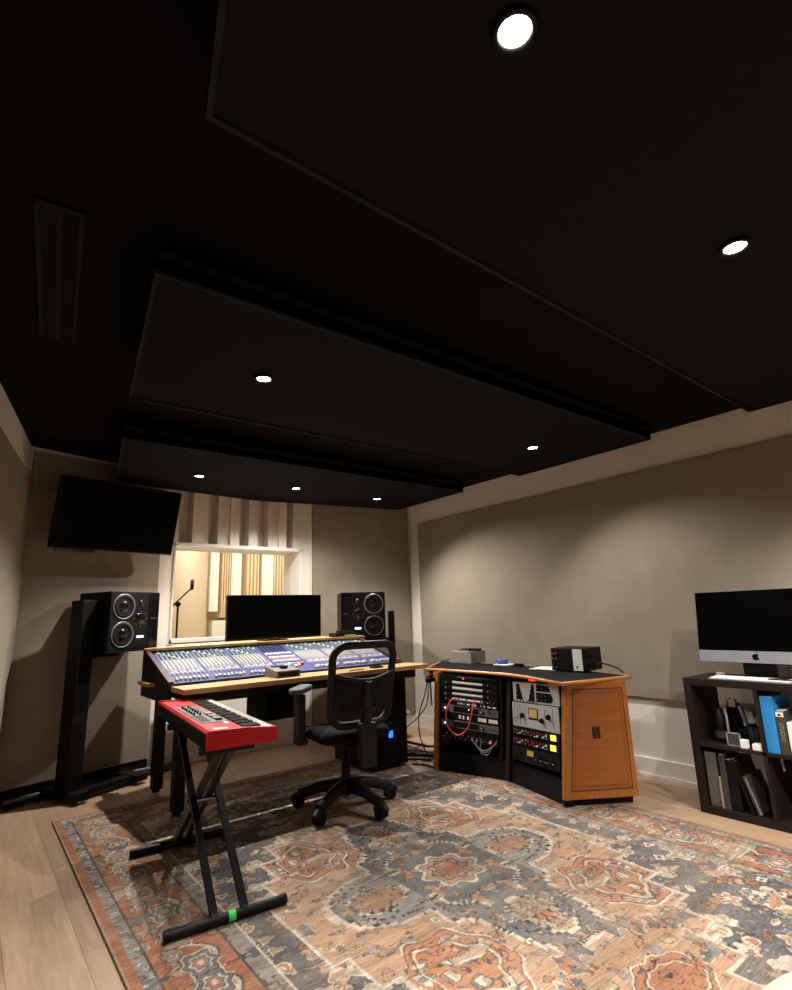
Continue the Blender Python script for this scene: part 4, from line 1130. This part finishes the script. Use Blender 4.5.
for z0, z1, lab in ((.338, .394, 'upper black channel unit with coloured knobs and lit yellow meter'), (.276, .334, 'lower black channel unit with coloured knobs and lit yellow meter')):
    o, w, h = unit(fr, lr, z0, z1, 'black_plastic', lab, 'channel_strip_unit', 'rack unit', .25, 'black channel units with yellow meters')
    cl = ['rack_grey', 'red_cap', 'white_cap', 'yellow_cap', 'green_cap', 'red_cap', 'red_cap', 'red_cap', 'white_cap', 'red_cap', 'white_cap', 'white_cap']
    for q in range(12):
        knb(o, w*(.05+.063*q), h*(.62 if q % 2 else .34), .007, cl[q])
        led(o, w*(.05+.063*q), h*(.25 if q % 2 else .72), cl[(q*5+3) % 12], .004, 'button')
    pl(o, w*.82, w*.93, h*.2, h*.85, 'vu_glow', 'meter')
o, w, h = unit(fr, lr, .175, .272, 'black_matte', 'black rack unit with small dim meter at bottom of the right bay')
pl(o, w*.34, w*.48, h*.5, h*.85, 'amber', 'meter')
for q in range(8): knb(o, w*(.10+.10*q) if q < 2 else w*(.45+.06*q), h*(.3+.25*(q % 2)), .010, 'black_plastic'); led(o, w*(.52+.05*q), h*.35, 'white_cap', .003, 'pointer')
# patch cables
def cable(name, label, pts, r, m, n=10, cat='cable', seg=8):
    b = MB(); base = Vector(pts[0]); b.tube([p-base for p in bez(pts, n)], r, seg)
    o = b.build(name, m); o.location = base; return tag(o, label, cat)
q = lambda u, z, y=-.03: tuple(fl @ Vector((u, y, z)))
cable('patch_cable', 'bright red patch cable looping across the left rack bay', [q(.20, .542, -.004), q(.165, .53, -.03), q(.13, .44, -.04), q(.15, .34, -.04), q(.24, .29, -.04), q(.325, .35, -.04), q(.36, .46, -.04), q(.368, .535, -.02), q(.368, .545, -.004)], .0055, 'red_cable')
for k, (ua, ub, lab) in enumerate(((.22, .30, 'leftmost short black patch cable below the lowest patch bay'), (.42, .47, 'short black patch cable right of the red patch cable'), (.50, .55, 'rightmost short black patch cable below the lowest patch bay'))):
    cable('patch_cable', lab, [q(ua, .545, -.004), q(ua+.01, .53, -.025), q((ua+ub)/2, .50, -.03), q(ub-.01, .53, -.025), q(ub, .545, -.004)], .005, 'cable')
for k in range(3):
    cable('patch_cable', ('thin grey lead hanging in the dark bottom of the left rack bay', 'pale lead sagging lowest in the left rack bay', 'grey lead nearest the red light in the left rack bay')[k],
          [q(.34+.04*k, .275, -.003), q(.36+.03*k, .25-.03*k, -.02), q(.44+.02*k, .20-.012*k, -.02), q(.52, .235, -.015), q(.55, .275-.01*k, -.003)], .0035, 'cable_grey')

# ------------------------------------------------------------------ things on the cabinet
WZ = TZ+.0252
t = thing('converter_box', 'light grey box with cables on top at the left of the rack cabinet', 'audio box', (3.56, 3.53, WZ), radians(3))
b = MB(); b.box((0, 0, 0), (.20, .26, .105), ch=.008); b.build('case', 'device_grey', t)
cable('usb_cable', 'thin black cable draped over the light grey box', [(3.60, 3.70, WZ+.112), (3.58, 3.62, WZ+.118), (3.57, 3.56, WZ+.112), (3.545, 3.50, WZ+.08), (3.54, 3.44, WZ+.02), (3.60, 3.36, WZ+.005), (3.70, 3.30, WZ+.005)], .004, 'cable')
cable('usb_cable', 'black cable from the light grey box down toward the wall', [(3.66, 3.72, WZ+.11), (3.62, 3.77, WZ+.10), (3.60, 3.84, WZ+.03), (3.58, 3.95, WZ+.006)], .005, 'cable')
b = MB(); b.box((0, 0, 0), (.10, .16, .018), ch=.005)
tag(b.build('small_adapter', 'black_plastic', None, (3.62, 3.55, WZ+.106)), 'small dark adapter lying on top of the light grey box', 'adapter')
b = MB(); b.lathe([(.045, 0), (.05, .006), (.05, .03), (.045, .036), (.03, .036), (.03, .002)], 24)
tag(b.build('tape_roll', 'blue_tape', None, (3.66, 3.26, WZ+.009)), 'blue roll on a white card on the cabinet top', 'tape roll')
b = MB(); b.box((-.06, -.08, 0), (.06, .08, .008), ch=.002)
tag(b.build('white_card', 'paper', None, (3.645, 3.22, WZ+.0002)), 'white card under the blue roll on the cabinet top', 'card')
b = MB(); b.prism(rrect(.06, .10, .028, 6), 0, .012); b.prism(rrect(.048, .085, .022, 6), .011, .024)
tag(b.build('computer_mouse', 'black_plastic', None, (3.60, 3.03, WZ)), 'small black mouse on the cabinet top right of the blue roll', 'mouse')
b = MB(); b.box((-.10, -.13, 0), (.10, .13, .004))
o = tag(b.build('paper_sheet', 'paper', None, (3.60, 2.72, WZ)), 'white paper beside the black equipment box', 'paper'); o.rotation_euler.z = radians(8)
b = MB(); b.box((-.02, -.02, 0), (.02, .02, .03), ch=.008)
tag(b.build('white_plug', 'white_cap', None, (3.665, 2.66, WZ+.005)), 'small white plug standing on the paper by the black box', 'plug')
t = thing('module_rack_box', 'black equipment box with a white stripe and red knobs on the cabinet', 'equipment box', (3.485, 2.34, WZ), radians(0))
t.rotation_euler.z = radians(4)
b = MB(); b.box((.0, 0, .008), (.25, .265, .165), ch=.005); b.build('case', 'black_plastic', t)
b = MB(); b.box((-.003, .012, .012), (.0, .085, .160)); b.build('white_stripe', 'paper', t)
b = MB(); b.box((-.0045, .05, .028), (-.002, .062, .045)); b.build('emblem', 'black_plastic', t)
RY = Matrix.Rotation(radians(-90), 4, 'Y')
for y, z, m, r in ((.25,.125,'red_cap',.010),(.222,.125,'red_cap',.010),(.25,.09,'rack_grey',.008),(.222,.09,'rack_grey',.008),(.236,.055,'black_matte',.012),(.25,.15,'rack_grey',.005),(.222,.15,'rack_grey',.005),(.222,.03,'rack_grey',.006),(.25,.03,'rack_grey',.006)):
    b = MB(); b.lathe([(r, 0), (r, .006), (r*.75, .012)], 14, T=Matrix.Translation((-.001, y, z)) @ RY); b.build('knob', m, t)
b = MB(); b.box((.05, -.003, .03), (.15, .0, .05)); b.box((.03, -.003, .095), (.12, .0, .11)); b.build('rear_connector', 'black_matte', t)
for sx in (.02, .18):
    for sy in (.03, .235):
        b = MB(); b.cyl((sx, sy, 0), (sx, sy, .009), .01, 10); b.build('foot', 'black_matte', t)
cable('power_cable', 'black power cable leaving the black equipment box to the right', [(3.63, 2.335, WZ+.05), (3.64, 2.29, WZ+.055), (3.655, 2.20, WZ+.03), (3.60, 2.12, WZ+.006)], .006, 'cable')

# ------------------------------------------------------------------ cables between desk and cabinet
fz = .02
cable('floor_cable', 'thick black cable bundle curving on the floor beside the desk', [(3.0, 4.2, fz), (3.06, 4.05, fz), (3.2, 3.85, fz+.01), (3.35, 3.72, fz), (3.5, 3.8, fz)], .014, 'cable')
cable('floor_cable', 'grey cable rising from the floor beside the desk to the wall side', [(3.0, 4.1, .17), (3.08, 4.0, .10), (3.2, 3.9, .05), (3.36, 3.84, .03), (3.5, 3.88, .03)], .010, 'cable_grey')
cable('floor_cable', 'black cable looped just above the floor between desk and cabinet', [(3.0, 4.1, .13), (3.08, 3.98, .07), (3.2, 3.86, .04), (3.32, 3.8, .035), (3.5, 3.84, .04)], .008, 'cable')
cable('floor_cable', 'black cable coiled flat on the floor near the cabinet left panel', [(3.02, 3.9, .02), (3.12, 3.78, .02), (3.24, 3.72, .02), (3.3, 3.8, .02), (3.18, 3.9, .022), (3.08, 3.8, .03), (3.16, 3.66, .02)], .008, 'cable')
cable('floor_cable', 'grey cable lying farthest under the desk end on the floor', [(2.98, 4.3, .02), (3.1, 4.2, .02), (3.3, 4.1, .02), (3.5, 4.15, .02)], .008, 'cable_grey')
cable('floor_cable', 'black cord lying nearest the rug beside the cabinet', [(2.985, 3.70, .02), (3.03, 3.62, .022), (3.04, 3.54, .022), (3.03, 3.47, .022)], .007, 'cable')
cable('hanging_cable', 'thin black cable dropping from the hook left of the cabinet', [(3.20, 3.72, .64), (3.19, 3.75, .52), (3.16, 3.80, .36), (3.18, 3.82, .18), (3.22, 3.78, .03)], .005, 'cable')
cable('hanging_cable', 'second thin cable looping from the hook behind the cabinet', [(3.22, 3.73, .64), (3.24, 3.78, .45), (3.20, 3.86, .33), (3.12, 3.95, .24), (3.06, 4.05, .20)], .005, 'cable')
cable('hanging_cable', 'thin grey cable hanging straight beside the cabinet left panel', [(3.215, 3.70, .64), (3.22, 3.70, .5), (3.215, 3.69, .44)], .008, 'cable_grey')
t = thing('headphone_hook', 'black hook with a red tip under the cabinet top corner', 'hook', (3.23, 3.70, .63))
b = MB(); b.box((-.05, -.02, 0), (.05, .02, .03), ch=.006); b.build('hook_body', 'black_plastic', t)
b = MB(); b.box((-.012, -.012, .03), (.012, .012, TZ-.63+.001), ch=.003); b.build('hook_mount', 'black_plastic', t)
b = MB(); b.box((-.014, -.014, .055), (.014, .014, .075), ch=.003); b.build('tip', 'red_cap', t)
t = thing('wall_outlet', 'small white plug on the back wall above the baseboard beside the desk', 'wall outlet', (3.95, 4.962, .16), atan2(-.23, 1.197))
b = MB(); b.box((-.04, -.012, -.05), (.04, .0, .05), ch=.004); b.build('plate', 'trim_white', t)
b = MB(); b.lathe([(.022, 0), (.022, .02), (.016, .03)], 16, T=Matrix.Translation((0, -.012, 0)) @ Matrix.Rotation(radians(90), 4, 'X')); b.build('plug', 'white_cap', t)
cable('wall_cable', 'black cord hanging on the white wall below the desk left side', [(1.72, 5.16, .62), (1.70, 5.14, .55), (1.74, 5.14, .45), (1.72, 5.15, .36)], .006, 'cable')
cable('floor_cable', 'pale cable draped over the black cables beside the desk end', [(2.99, 4.05, .21), (3.07, 3.95, .13), (3.18, 3.83, .07), (3.30, 3.74, .05), (3.42, 3.76, .04)], .008, 'cable_grey')
cable('floor_cable', 'lowest pale cable on the floor between desk and cabinet', [(3.0, 3.88, .03), (3.1, 3.74, .035), (3.2, 3.64, .03), (3.28, 3.68, .025)], .007, 'cable_grey')
cable('floor_cable', 'thick black cable looping highest beside the desk end', [(2.99, 4.16, .24), (3.10, 4.05, .15), (3.22, 3.95, .10), (3.36, 3.90, .06), (3.5, 3.95, .05)], .011, 'cable')
# raceway and cables along the back left wall
for k, lab in enumerate(('black cable lying along the back left wall nearest the wall', 'black cable lying on the floor left of the speaker stand', 'grey shiny cable resting along the back left baseboard', 'black cable running in front of the back left baseboard')):
    off = .04+.035*k; z = .012 if k != 2 else .045
    P_ = []
    for i in range(8):
        s = -.25+i*.18
        p = Vector(LB)+dk*0 if False else Vector((LB[0], LB[1]))
        d_ = (Vector(WL)-Vector(LB)).normalized(); n_ = Vector((d_.y, -d_.x))
        qv = Vector(LB)+d_*(s+.3)+n_*(off+.012*sin(i*2.1+k))
        P_.append((qv.x, qv.y, z+.004*(i % 2)))
    cable('floor_cable', lab, P_, .011, 'cable' if k != 2 else 'cable_grey')

# ------------------------------------------------------------------ bookcase on the right
BX, BY = 3.578, 1.712; BD = .37; BH = .76; BL = 1.47
bk = thing('bookcase', 'dark brown open cube bookcase along the right wall', 'bookcase', (BX, BY, 0))
o_t, i_t = .04, .018
cell = (BH-2*o_t-i_t)/2
b = MB(); b.box((0, -BL, BH-o_t), (BD, 0, BH), ch=.002); b.build('top_board', 'espresso', bk)
b = MB(); b.box((0, -BL, 0), (BD, 0, o_t), ch=.002); b.build('bottom_board', 'espresso', bk)
for y in (0, -BL+o_t):
    b = MB(); b.box((0, y-o_t, o_t-.001), (BD, y, BH-o_t+.001), ch=.002); b.build('side_board', 'espresso', bk)
divs = []
for k in range(1, 4):
    y = -o_t-k*(cell+.012)-(k-1)*i_t; divs.append(y)
    b = MB(); b.box((.003, y-i_t, o_t-.001), (BD-.003, y, BH-o_t+.001)); b.build('divider', 'espresso', bk)
SZ = o_t+cell
b = MB(); b.box((.003, -BL+o_t-.001, SZ), (BD-.003, -o_t+.001, SZ+i_t)); b.build('middle_shelf', 'espresso', bk)
S1 = SZ+i_t+.0005; S0 = o_t+.0005
# upper left compartment
t = thing('black_bottle', 'tall black cylinder standing at the left of the top compartment', 'bottle', (BX+.15, BY-.115, S1))
b = MB(); b.lathe([(.036, 0), (.038, .005), (.038, .15), (.034, .155)], 24); b.build('body', 'black_plastic', t)
b = MB(); b.lathe([(.0385, .02), (.0385, .06)], 24); b.build('band', 'charcoal_book', t)
b = MB(); b.lathe([(.034, .155), (.03, .185), (.02, .19)], 20); b.build('cap', 'black_steel', t)
t = thing('black_tin', 'short black container with a red and white tag behind the tall cylinder', 'container', (BX+.25, BY-.17, S1))
b = MB(); b.lathe([(.04, 0), (.04, .18), (.03, .2)], 20); b.build('body', 'black_plastic', t)
b = MB(); b.box((-.035, -.025, .19), (.0, .03, .235)); b.build('tag', 'paper', t)
b = MB(); b.box((-.037, .012, .19), (-.034, .026, .225)); b.build('red_mark', 'red_cap', t)
t = thing('picture_frame', 'small silver framed square standing at the front of the shelf', 'frame', (BX+.05, BY-.225, S1), radians(-86))
b = MB()
for a_, c_ in (((-.045,-.006,0),(.045,.006,.008)), ((-.045,-.006,.082),(.045,.006,.09)), ((-.045,-.006,0),(-.037,.006,.09)), ((.037,-.006,0),(.045,.006,.09))): b.box(a_, c_)
b.build('frame', 'aluminium', t)
b = MB(); b.box((-.037, -.002, .008), (.037, .004, .082)); b.build('picture', 'charcoal_book', t)
t.scale = (.82, .82, .82)
t = thing('round_lens', 'small round black lens lying behind the silver frame', 'lens', (BX+.13, BY-.255, S1))
b = MB(); b.lathe([(.03, -.02), (.03, .02), (.024, .024)], 20, T=Matrix.Translation((0, 0, .07)) @ Matrix.Rotation(radians(-90), 4, 'Y')); b.box((-.02, -.025, 0), (.02, .025, .05), ch=.005); b.build('barrel', 'black_plastic', t)
b = MB(); b.lathe([(.018, .0), (.010, .004)], 16, T=Matrix.Translation((-.024, 0, .07)) @ Matrix.Rotation(radians(-90), 4, 'Y')); b.build('glass', 'gloss_black', t)
b = MB(); b.box((-.02, -.018, 0), (.02, .018, .045), ch=.004)
tag(b.build('white_charger', 'white_cap', None, (BX+.04, BY-.285, S1)), 'small white cube charger at the front of the shelf by the frame', 'charger')
b = MB(); b.box((-.03, -.028, 0), (.03, .028, .034), ch=.006)
tag(b.build('white_box', 'white_cap', None, (BX+.04, BY-.36, S1)), 'small white box in front of the tool cup', 'box')
t = thing('tool_cup', 'black cup holding tools in the top compartment', 'cup', (BX+.11, BY-.335, S1))
b = MB(); b.lathe([(.045, 0), (.05, .01), (.052, .12), (.046, .12), (.044, .012)], 24); b.build('cup', 'black_plastic', t)
def tool(label, dx, dy, lx, ly, L_, m1, m2, name):
    t2 = thing(name, label, 'tool', (BX+.11+dx, BY-.335+dy, S1+.02))
    b = MB(); b.cyl((0, 0, 0), (lx*.6, ly*.6, L_*.6), .006, 8); b.build('shaft', m1, t2)
    b = MB(); b.cyl((lx*.55, ly*.55, L_*.55), (lx, ly, L_), .012, 10, r2=.010); b.build('handle', m2, t2)
tool('grey handled tool leaning left out of the black cup', -.01, .015, -.01, .055, .20, 'rack_grey', 'rack_grey', 'scissors')
tool('black handled tool leaning left behind the grey tool', .02, .02, .015, .075, .21, 'black_plastic', 'black_plastic', 'marker')
tool('black tool with a yellow tip standing upright in the cup', .01, -.015, .0, -.012, .22, 'black_plastic', 'black_plastic', 'screwdriver')
tool('short silver tool standing low in the black cup', -.015, -.01, -.01, -.012, .15, 'chrome', 'chrome', 'small_wrench')
b = MB(); b.lathe([(.016, 0), (.018, .01), (.018, .022), (.012, .026)], 14)
tag(b.build('tape_measure', 'yellow_cap', None, (BX+.12, BY-.362, S1+.242)), 'yellow cap on top of the upright tool', 'cap')
# second compartment
Y2 = divs[0]-i_t
def book(label, y, th, d, h, m, z, name='book', lean=0, x0=.02, spine=None):
    t2 = thing(name, label, 'book', (BX+x0, BY+y, z))
    t2.rotation_euler = (radians(lean), 0, 0)
    b = MB(); b.box((0, -th, 0), (d, 0, h), m, ch=.0015); b.box((.004, -th+.002, h-.0005), (d-.003, -.002, h+.0003), 'paper')
    b.build('cover', None, t2)
    return t2
book('bright blue hardback book standing in the second top compartment', Y2-.004, .062, .26, .295, 'blue_book', S1)
t2 = book('dark grey book with a white label at the top of its spine', Y2-.070, .042, .24, .225, 'charcoal_book', S1)
b = MB(); b.box((-.001, -.040, .195), (.001, -.002, .22)); g = b.build('spine_label', 'paper', t2)
b = MB(); b.prism([(-.030, .200), (-.010, .200), (-.014, .208), (-.020, .214), (-.026, .208)], -.002, .0, 'x'); b.build('emblem', 'key_black', g)
def text_obj(body, size, name, parent, m, Mx):
    cu = bpy.data.curves.new(name, 'FONT'); cu.body = body; cu.size = size; cu.align_x = 'CENTER'; cu.align_y = 'CENTER'; cu.extrude = .0004
    tmp = bpy.data.objects.new('tmp_text', cu); col.objects.link(tmp)
    dg = bpy.context.evaluated_depsgraph_get(); me = bpy.data.meshes.new_from_object(tmp.evaluated_get(dg))
    bpy.data.objects.remove(tmp, do_unlink=True)
    me.transform(Mx); me.materials.clear(); me.materials.append(M[m])
    o = bpy.data.objects.new(name, me); col.objects.link(o); o.parent = parent; return o
# spine lettering reads downwards
text_obj('STUDIO', .027, 'spine_lettering', t2, 'device_grey', Matrix.Translation((-.0008, -.021, .115)) @ Matrix(((0,0,-1,0),(0,-1,0,0),(-1,0,0,0),(0,0,0,1))) @ Matrix.Rotation(0, 4, 'Z') @ Matrix(((1,0,0,0),(0,1,0,0),(0,0,1,0),(0,0,0,1))))
t2 = thing('white_carton', 'white box at the right edge of the photo in the bookcase', 'box', (BX+.02, BY+Y2-.118, S1))
b = MB(); b.box((0, -.12, 0), (.2, 0, .17), ch=.004); b.build('carton', 'paper', t2)
t2 = thing('black_pouch', 'black rounded case behind the books in the second compartment', 'case', (BX+.27, BY+Y2-.20, S1))
b = MB(); b.box((-.04, -.08, 0), (.06, .06, .27), ch=.03); b.build('case', 'black_matte', t2)
# lower left compartment
t2 = thing('grey_binder', 'grey ring binder standing at the left of the bottom compartment', 'binder', (BX+.03, BY-o_t-.012, S0))
b = MB(); b.box((0, -.062, 0), (.25, 0, .30), ch=.003); b.build('cover', 'binder_grey', t2)
for z in (.03, .27):
    b = MB(); b.lathe([(.006, 0), (.006, .003)], 12, T=Matrix.Translation((0, -.031, z)) @ Matrix.Rotation(radians(-90), 4, 'Y')); b.build('rivet', 'chrome', t2)
book('thin pale magazine standing beside the grey binder', -o_t-.078, .012, .2, .17, 'device_grey', S0)
book('slim charcoal book standing right of the thin magazine', -o_t-.094, .03, .22, .295, 'charcoal_book', S0)
book('thick black book in the middle of the bottom compartment', -o_t-.128, .055, .23, .27, 'black_plastic', S0, x0=.03)
t2 = book('tall black folder leaning against the thick black book', -o_t-.232, .016, .24, .285, 'black_plastic', S0+.001, 'folder', 0); t2.rotation_euler = (radians(-15), 0, 0)
t2 = thing('leaning_frame', 'dark boxed frame leaning at the right of the bottom compartment', 'frame', (BX+.03, BY-o_t-.262, S0+.001)); t2.rotation_euler = (radians(-17), 0, 0)
b = MB(); b.box((0, -.02, 0), (.22, 0, .20), ch=.002); b.build('frame', 'charcoal_book', t2)
b = MB(); b.box((-.002, -.019, .004), (.001, -.013, .19)); b.build('edge_strip', 'device_grey', t2)
cable('hanging_cable', 'grey strap hanging under the middle shelf in the second compartment', [(BX+.06, BY+Y2-.05, SZ-.002), (BX+.06, BY+Y2-.052, SZ-.04), (BX+.062, BY+Y2-.055, SZ-.075)], .008, 'cable_grey')
b = MB(); b.box((0, 0, 0), (.20, .17, .06), ch=.01)
tag(b.build('black_case', 'black_matte', None, (BX+.14, BY-.375, S0)), 'low black case lying at the back of the bottom compartment', 'case')

# all-in-one computer, keyboard
IX, IY = 3.78, 1.353
def TILT(b):
    T0 = Matrix.Translation((0, 0, .088)) @ Matrix.Rotation(radians(9), 4, 'Y') @ Matrix.Translation((0, 0, -.088))
    b.v = [T0 @ p for p in b.v]; return b
t = thing('desktop_computer', 'silver all-in-one desktop computer with black screen on the bookcase', 'computer', (IX, IY, BH+.0005), 0)
b = MB(); b.box((0, -.325, .088), (.012, .325, .525), ch=.004)
b.prism([(-.3, .10), (.3, .10), (.2, .42), (-.2, .42)], .011, .035, 'x'); TILT(b).build('housing', 'aluminium', t)
b = MB(); b.box((-.003, -.325, .158), (.001, .325, .525), ch=.001); TILT(b).build('screen', 'screen', t)
b = MB(); b.box((-.003, -.325, .088), (.001, .325, .157), ch=.001); TILT(b).build('chin', 'aluminium', t)
b = MB()                                              # fruit mark: body with bite and leaf
R_ = .021; pts = []
for k in range(40):
    a = 2*pi*k/40; x, z = cos(a), sin(a)
    r = R_*(.95+.05*abs(cos(a)))
    px, pz = r*x*.92, r*z
    if z > .8: pz -= R_*.16*(1-abs(x)/.6)
    if z < -.8: pz += R_*.10*(1-abs(x)/.6)
    if x > .55: px = min(px, R_*.92-.42*R_*math.sqrt(max(0, 1-((z-.12)/.42)**2)) if abs(z-.12) < .42 else px)
    pts.append((-px, pz+.123))
b.prism(pts, -.0042, -.0025, 'x')
b.prism([(-.001, .147), (-.004, .152), (-.010, .157), (-.010, .152), (-.006, .147)], -.0042, -.0025, 'x')
TILT(b).build('emblem', 'gloss_black', t)
b = MB(); b.box((.035, -.09, .006), (.05, .09, .22)); b.box((-.06, -.10, 0), (.10, .10, .007), ch=.003); b.build('stand', 'black_steel', t)
t = thing('computer_keyboard', 'slim white computer keyboard lying on the bookcase top', 'computer keyboard', (3.665, 1.355, BH+.0005))
b = MB(); b.prism([(-.058, 0), (.058, 0), (.058, .011), (-.058, .005)], -.215, .215, 'y')
b.v = [Vector((p.x, p.y, p.z)) for p in b.v]; b.build('base', 'aluminium', t)
KT = Matrix.Translation((-.058, 0, .005)) @ Matrix.Rotation(-atan2(.006, .116), 4, 'Y')
for r in range(5):
    n = (13, 13, 12, 12, 8)[4-r] if False else (8, 12, 12, 13, 13)[r]
    for k in range(n):
        wd = .42/n; y = .21-wd*(k+.5)
        b = MB(); b.box((.006+r*.0215, y-wd*.44, 0), (.006+r*.0215+.018, y+wd*.44, .004), T=KT, ch=.001); b.build('key', 'white_cap', t)
b = MB(); b.box((-.02, -.02, 0), (.02, .02, .014), ch=.004)
tag(b.build('white_dongle', 'white_cap', None, (3.86, 1.60, BH+.0005)), 'tiny white dongle at the back left of the bookcase top', 'dongle')
t = thing('reading_glasses', 'black folded glasses lying on the white keyboard', 'glasses', (3.64, 1.20, BH+.0145))
for s in (-1, 1):
    b = MB(); b.tube([(.018*cos(a)+.0, s*.032+.026*sin(a), .002) for a in [2*pi*k/20 for k in range(22)]], .0022, 6, cap=False); b.build('rim', 'black_plastic', t)
b = MB(); b.tube([(.0, -.008, .002), (-.004, 0, .003), (.0, .008, .002)], .002, 6); b.build('bridge', 'black_plastic', t)
for s in (-1, 1):
    b = MB(); b.tube([(.0, s*.058, .002), (.02, s*.05, .003), (.03, -s*.04, .003+.002*s+.002)], .002, 6); b.build('temple', 'black_plastic', t)

# cream pouf at the photo's lower right corner
t = thing('round_pouf', 'cream rounded pouf at the lower right corner of the photo', 'pouf', (1.66, .44, RT))
b = MB(); pr_ = []
for k in range(17):
    a = -pi/2+pi*k/16; pr_.append((max(.001, .30*abs(cos(a))**.6), .16+.16*sin(a)))
b.lathe(pr_, 40); b.build('cushion', 'cream', t)

# ------------------------------------------------------------------ world and view
wd = bpy.data.worlds.new('World'); scn.world = wd; wd.use_nodes = True
wd.node_tree.nodes['Background'].inputs['Color'].default_value = (.01, .009, .008, 1)
wd.node_tree.nodes['Background'].inputs['Strength'].default_value = .2
scn.view_settings.view_transform = 'Standard'; scn.view_settings.look = 'None'
scn.view_settings.exposure = .17; scn.view_settings.gamma = 1.; scn.view_settings.use_curve_mapping = False
